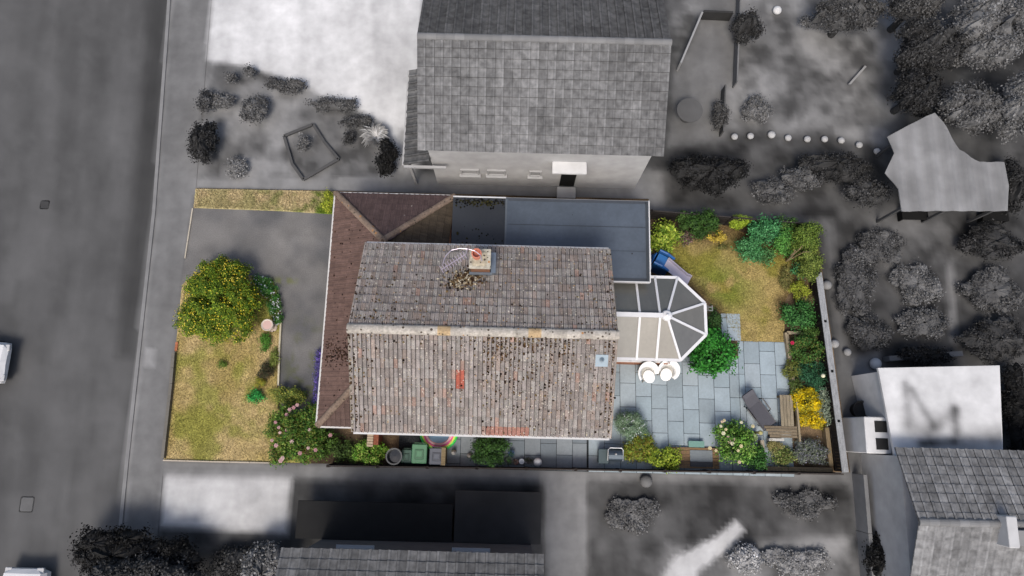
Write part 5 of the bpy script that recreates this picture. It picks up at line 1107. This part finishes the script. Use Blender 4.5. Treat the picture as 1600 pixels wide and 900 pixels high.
for (x, y, r_, v, lb) in ((1215, 15, .2, 226, 'white ball-shaped ornament on the lawn near the top edge'), (1293, 445, .2, 150, 'pale round stone right of the top of the rear fence'), (1305, 537, .18, 175, 'pale round stone right of the middle of the rear fence'), (1325, 550, .16, 160, 'pale round stone left of the flat white roof'), (1369, 568, .24, 205, 'white tub at the corner of the flat white roof'), (1010, 752, .25, 120, 'grey round stone on the lawn below the plot')):
    q = P(x, y, .2); b = MB().color(G(v)); b.ball(q.x, q.y, .15, r_, 14, sz=.8); tag(b.build('round_stone', 'soft', smooth=True), lb, 'stone')
q = P(1345, 640, .4); b = MB().color(G(60)); b.lathe(q.x, q.y, 0, [(.25, 0), (.32, .3), (.36, .5), (.3, .5), (.28, .42), (.01, .42)], 20); tag(b.build('round_tub', 'soft'), 'dark round tub left of the flat white roof', 'tub')
for (x, y, lb) in ((1430, 336, 'left one of two dark garden benches below the pale canopy'), (1556, 338, 'right one of two dark garden benches below the pale canopy')):
    q = P(x, y, .4); t = empty('garden_bench', (q.x, q.y, 0), lb, 'garden bench', 'dark benches at the canopy edge'); b = MB().color(G(30)); b.box(q.x, q.y, .35, 1.1, .4, .06, bev=.02); b.build('seat', 'soft', t); b = MB().color(G(34)); b.box(q.x, q.y+.2, .4, 1.1, .05, .4); b.build('backrest', 'soft', t)
    for sx in (-.5, .5): b = MB().color(G(30)); b.box(q.x+sx, q.y, 0, .07, .36, .35); b.build('leg', 'soft', t)
ZY = 2.1; q = P(1480, 265, ZY); t = empty('shade_canopy', (q.x, q.y, 0), 'large pale ribbed canopy with a pointed top corner at upper right', 'canopy')
cpx = [(1386, 214), (1412, 200), (1440, 186), (1458, 178), (1474, 200), (1496, 236), (1528, 254), (1570, 253), (1577, 290), (1573, 330), (1490, 332), (1407, 331), (1402, 296), (1383, 270), (1396, 240)]
def f_can(X, Y): v = G(146)[0]*(.70+.62*fbm(X, Y, 1.0, 81))*(1+.10*np.sin(X*9)); return np.stack([v, v, v], -1)
o = sheet('cloth', [P(x, y, ZY) for x, y in cpx], ZY, 'soft', f_can, .16, kind=None); o.parent = t; o.location = o.location-t.location
for v_ in o.data.vertices: v_.co.z += .035*math.sin(v_.co.x*9) + .18*math.exp(-(v_.co.x/1.6)**2) - .04*v_.co.y*.3
sm = o.modifiers.new('thick', 'SOLIDIFY'); sm.thickness = .04
for (x, y) in ((1412, 212), (1566, 262), (1566, 322), (1414, 322), (1490, 322)):
    p_ = P(x, y, ZY); b = MB().color(G(90)); b.box(p_.x, p_.y, 0, .1, .1, ZY-.06); b.build('post', 'soft', t)
# white cars just entering the frame
def car(px, py, rz, label):
    q = P(px, py, .8); t = empty('parked_car', (q.x, q.y, 0), label, 'car', 'white cars at the left edge'); X, Y = q.x, q.y
    L_, W_ = 4.2, 1.75; secs = [(0, .55, .45, .62), (-.15, .80, .3, .74), (-.9, .86, .28, .86), (-1.15, .87, .28, .92), (-3.5, .87, .28, .96), (-4.05, .82, .3, .9), (-4.2, .7, .4, .75)]
    b = MB().color(G(235)); vs = []
    for (x, hw, zb_, zt_) in secs:
        for (s_, z_) in ((-1, zb_), (-1.0, (zb_+zt_)/2), (-.86, zt_), (0, zt_+.04), (.86, zt_), (1.0, (zb_+zt_)/2), (1, zb_)): vs.append((X+x, Y+hw*s_, z_))
    m_ = 7; b.add(vs, [[i*m_+k_, (i+1)*m_+k_, (i+1)*m_+(k_+1) % m_, i*m_+(k_+1) % m_] for i in range(len(secs)-1) for k_ in range(m_)]+[list(range(m_)), [(len(secs)-1)*m_+k_ for k_ in range(m_)][::-1]]); b.build('body', 'plastic', t)
    b = MB().color(G(40)); vs = [(X+x, Y+s_*w_, z_) for (x, w_, z_) in ((-1.0, .72, .93), (-1.75, .6, 1.42), (-3.2, .6, 1.42), (-3.9, .7, .95)) for s_ in (-1, 1)]; b.add(vs, [[0, 1, 3, 2], [2, 3, 5, 4], [4, 5, 7, 6], [0, 2, 4, 6], [7, 5, 3, 1]]); b.build('windows', 'glass', t)
    b = MB().color(G(235)); b.box(X-2.47, Y, 1.4, 1.5, 1.2, .05, bev=.02); b.build('roof', 'plastic', t)
    for sx in (-.8, -3.4):
        for sy_ in (-1, 1): w_ = MB().color(G(30)); w_.tube([(X+sx, Y+sy_*.68, .31), (X+sx, Y+sy_*.88, .31)], .31, 18); wo = w_.build('wheel', 'plastic', t); w_ = MB().color(G(170)); w_.tube([(X+sx, Y+sy_*.885, .31), (X+sx, Y+sy_*.89, .31)], .2, 14); w_.build('rim', 'metal', wo)
    for sy_ in (-1, 1): l = MB().color(G(200)); l.box(X-.06, Y+sy_*.6, .56, .2, .25, .1, bev=.02); l.build('headlight', 'glass', t)
    rot_root(t, rz); return t
car(5, 566, 0, 'white car whose nose just enters at the middle of the left edge')
car(34, 890, math.radians(90), 'white car whose nose just enters at the bottom left corner')
# grey plants
def gs(px, py, rx, ry, h, v, label, name='shrub', cat='shrub', leaf=.2, nl=6, dens=1.5, tree=False, var=14):
    q = P(px, py, h*.55); t = empty(name, (q.x, q.y, 0), label, cat); kx, ky = PM(rx, h*.5), PM(ry, h*.5)
    bl = lumps(q.x, q.y, kx, ky, h, nl, int(px+py)); v = v*1.16 if v > 40 else v*1.05; pal = [(max(v+d_, 5),)*3 for d_ in (-var, 0, var, int(var*1.6))]
    if tree:
        bl = [(x, y, z+h*.12, a_, b_, c_*.8) for (x, y, z, a_, b_, c_) in bl]
        leaves('crown', t, bl, leaf, pal, dens, .6, 'soft_leaf', .35, int(px), .18)
        b = MB().color(G(70)); b.tube([(q.x, q.y, 0), (q.x+.05, q.y, h*.4), (q.x, q.y+.05, h*.7)], [.16, .12, .05], 8)
        for i in range(5): an = i*1.26; b.tube([(q.x, q.y, h*.35), (q.x+math.cos(an)*kx*.55, q.y+math.sin(an)*ky*.55, h*.7)], [.07, .02], 6)
        b.build('trunk', 'bark', t)
    else: leaves('foliage', t, bl, leaf, pal, dens, .6, 'soft_leaf', .35, int(px), .18); stems(t, q.x, q.y, h, min(kx, ky), c=G(80))
    return t
for a_ in (
 (318, 222, 20, 42, 1.3, 42, 'dark upright bush at the left edge of the top front garden'),
 (322, 160, 12, 20, .8, 68, 'small dark bush above the upright bush in the top front garden'),
 (398, 170, 24, 24, .7, 74, 'round dark bush in the middle of the top front garden'),
 (345, 158, 26, 12, .5, 84, 'low grey plants near the drive edge of the top front garden'),
 (450, 134, 36, 11, .5, 66, 'dark low hedge along the first part of the curved drive edge'),
 (525, 165, 40, 12, .5, 70, 'dark low hedge along the last part of the curved drive edge'),
 (362, 122, 8, 8, .4, 78, 'small left dot-like plant by the curved drive'),
 (392, 114, 8, 8, .4, 74, 'small right dot-like plant by the curved drive'),
 (560, 190, 26, 9, .5, 62, 'dark plants left of the white starry plant'),
 (606, 246, 17, 30, 1.2, 34, 'black bush under the white starry plant near the path'),
 (546, 216, 9, 11, .4, 50, 'small black plant beside the diamond bed'),
 (476, 226, 9, 11, .4, 84, 'small grey plant inside the diamond bed'),
 (372, 262, 16, 20, .4, 96, 'pale grey plant low in the top front garden'),
 (1110, 272, 62, 34, 1.6, 34, 'wide very dark bush right of the top house wall'),
 (1168, 42, 27, 25, 1.5, 46, 'round dark bush at the top beside the path'),
 (1300, 262, 62, 26, 1.3, 42, 'wide dark bush below the row of pale stones'),
 (1250, 280, 34, 20, 1.0, 74, 'grey bush above the plot\'s upper right corner'),
 (1206, 300, 34, 22, .9, 72, 'grey shrub between the wide very dark bush and the upper fence'),
 (1350, 300, 36, 26, 1.2, 52, 'dark bush left of the pale canopy'),
 (1124, 180, 12, 22, .8, 62, 'dark narrow shrub right of the round table'),
 (1180, 172, 22, 26, .6, 88, 'grey plant at the left of the upper right lawn'),
 (1285, 35, 40, 16, .8, 84, 'grey mottled bush near the top edge'),
 (1372, 385, 40, 34, .5, 66, 'dark grey bush in the right-hand garden below the pale canopy'),
 (1335, 440, 34, 60, .5, 62, 'long dark bush in the right-hand garden near the fence'),
 (1430, 445, 44, 34, .35, 82, 'grey plants left of the thin straight path'),
 (1440, 505, 46, 28, .35, 76, 'grey plants at the lower end of the thin straight path'),
 (1355, 520, 38, 28, .5, 58, 'dark bush above the pale round stones'),
 (1548, 380, 54, 30, .8, 42, 'black bush at the right edge below the pale canopy'),
 (1548, 455, 50, 36, .5, 68, 'grey bush right of the thin straight path'),
 (1555, 530, 58, 38, .7, 46, 'dark bush at the right edge above the white roof'),
 (1590, 640, 26, 70, 1.2, 30, 'black hedge right of the flat white roof'),
 (1440, 556, 46, 12, .9, 34, 'black plants along the top of the flat white roof'),
 (985, 800, 44, 26, .15, 80, 'grey bush on the lawn below the patio'),
 (1255, 785, 50, 20, .2, 72, 'wide grey bush below the plot\'s lower right corner'),
 (1245, 876, 56, 18, .2, 112, 'light rubble-like shrub at the bottom edge'),
 (1165, 872, 24, 20, .5, 140, 'small pale grey bush beside the diagonal path at the bottom'),
 (1372, 870, 20, 36, 1.2, 30, 'black bush left of the lower right roof'),
 (1580, 290, 16, 50, 1.4, 46, 'dark hedge right of the pale canopy'),
): gs(*a_[:6], a_[6], leaf=.085, dens=1.7)
for a_ in (
 (1322, 26, 56, 28, 2.6, 60, 'low mottled grey tree at the top, left of the upper right group'),
 (1440, 78, 52, 38, 3.4, 44, 'darkest tree of the upper right group, above the pale canopy'),
 (1428, 8, 46, 30, 3.4, 62, 'tree cut by the top edge right of centre'),
 (1530, 66, 66, 56, 3.6, 88, 'large lighter tree near the upper right corner'),
 (1596, 8, 56, 50, 3.6, 98, 'pale tree in the upper right corner'),
 (1505, 170, 52, 38, 2.8, 74, 'tree directly above the pale canopy'),
 (1592, 175, 44, 54, 3.2, 84, 'tree at the right edge above the pale canopy'),
 (1425, 150, 36, 40, 2.6, 40, 'very dark tree beside the canopy\'s pointed corner'),
 (190, 864, 66, 36, 1.7, 28, 'black spreading tree over the pavement at lower left'),
 (272, 874, 42, 34, 1.5, 30, 'black tree below the pale forecourt'),
 (230, 900, 80, 30, 2.2, 50, 'dark grey tree cut by the bottom edge at lower left'),
 (375, 882, 40, 24, .7, 44, 'dark tree between forecourt and lower house'),
 (420, 890, 34, 40, 1.8, 92, 'pale grey small tree left of the lower house roof'),
): gs(*a_[:6], a_[6], name='tree', cat='tree', leaf=.10, nl=11, tree=True, dens=1.6)
# white starry plant
q = P(586, 210, .6); t = empty('starry_plant', (q.x, q.y, 0), 'bright white spiky plant at the end of the curved drive', 'plant'); b = MB().color(G(225))
for i in range(46):
    an = i*2.399; r_ = .75*random.uniform(.5, 1); c_, s_ = math.cos(an), math.sin(an); w_ = .05
    b.add([(q.x-s_*w_, q.y+c_*w_, .3), (q.x+s_*w_, q.y-c_*w_, .3), (q.x+c_*r_*.6+s_*w_, q.y+s_*r_*.6-c_*w_, .75), (q.x+c_*r_, q.y+s_*r_, .55), (q.x+c_*r_*.6-s_*w_, q.y+s_*r_*.6+c_*w_, .75)], [[0, 1, 2, 3, 4]])
b.build('foliage', 'soft', t); b = MB().color(G(90)); b.lathe(q.x, q.y, 0, [(.15, 0), (.1, .35)], 10); b.build('stem', 'bark', t)
# diamond bed edging
dp = [(445, 214), (490, 196), (508, 224), (530, 250), (475, 282), (458, 258), (445, 214)]; b = MB().color(G(88)); pp_ = [P(x, y) for x, y in dp]
for a_, b_ in zip(pp_, pp_[1:]): b.beam((a_.x, a_.y, .1), (b_.x, b_.y, .1), .12, .08)
tag(b.build('bed_edging', 'soft'), 'dark edging of the diamond-shaped bed in the top front garden', 'edging')
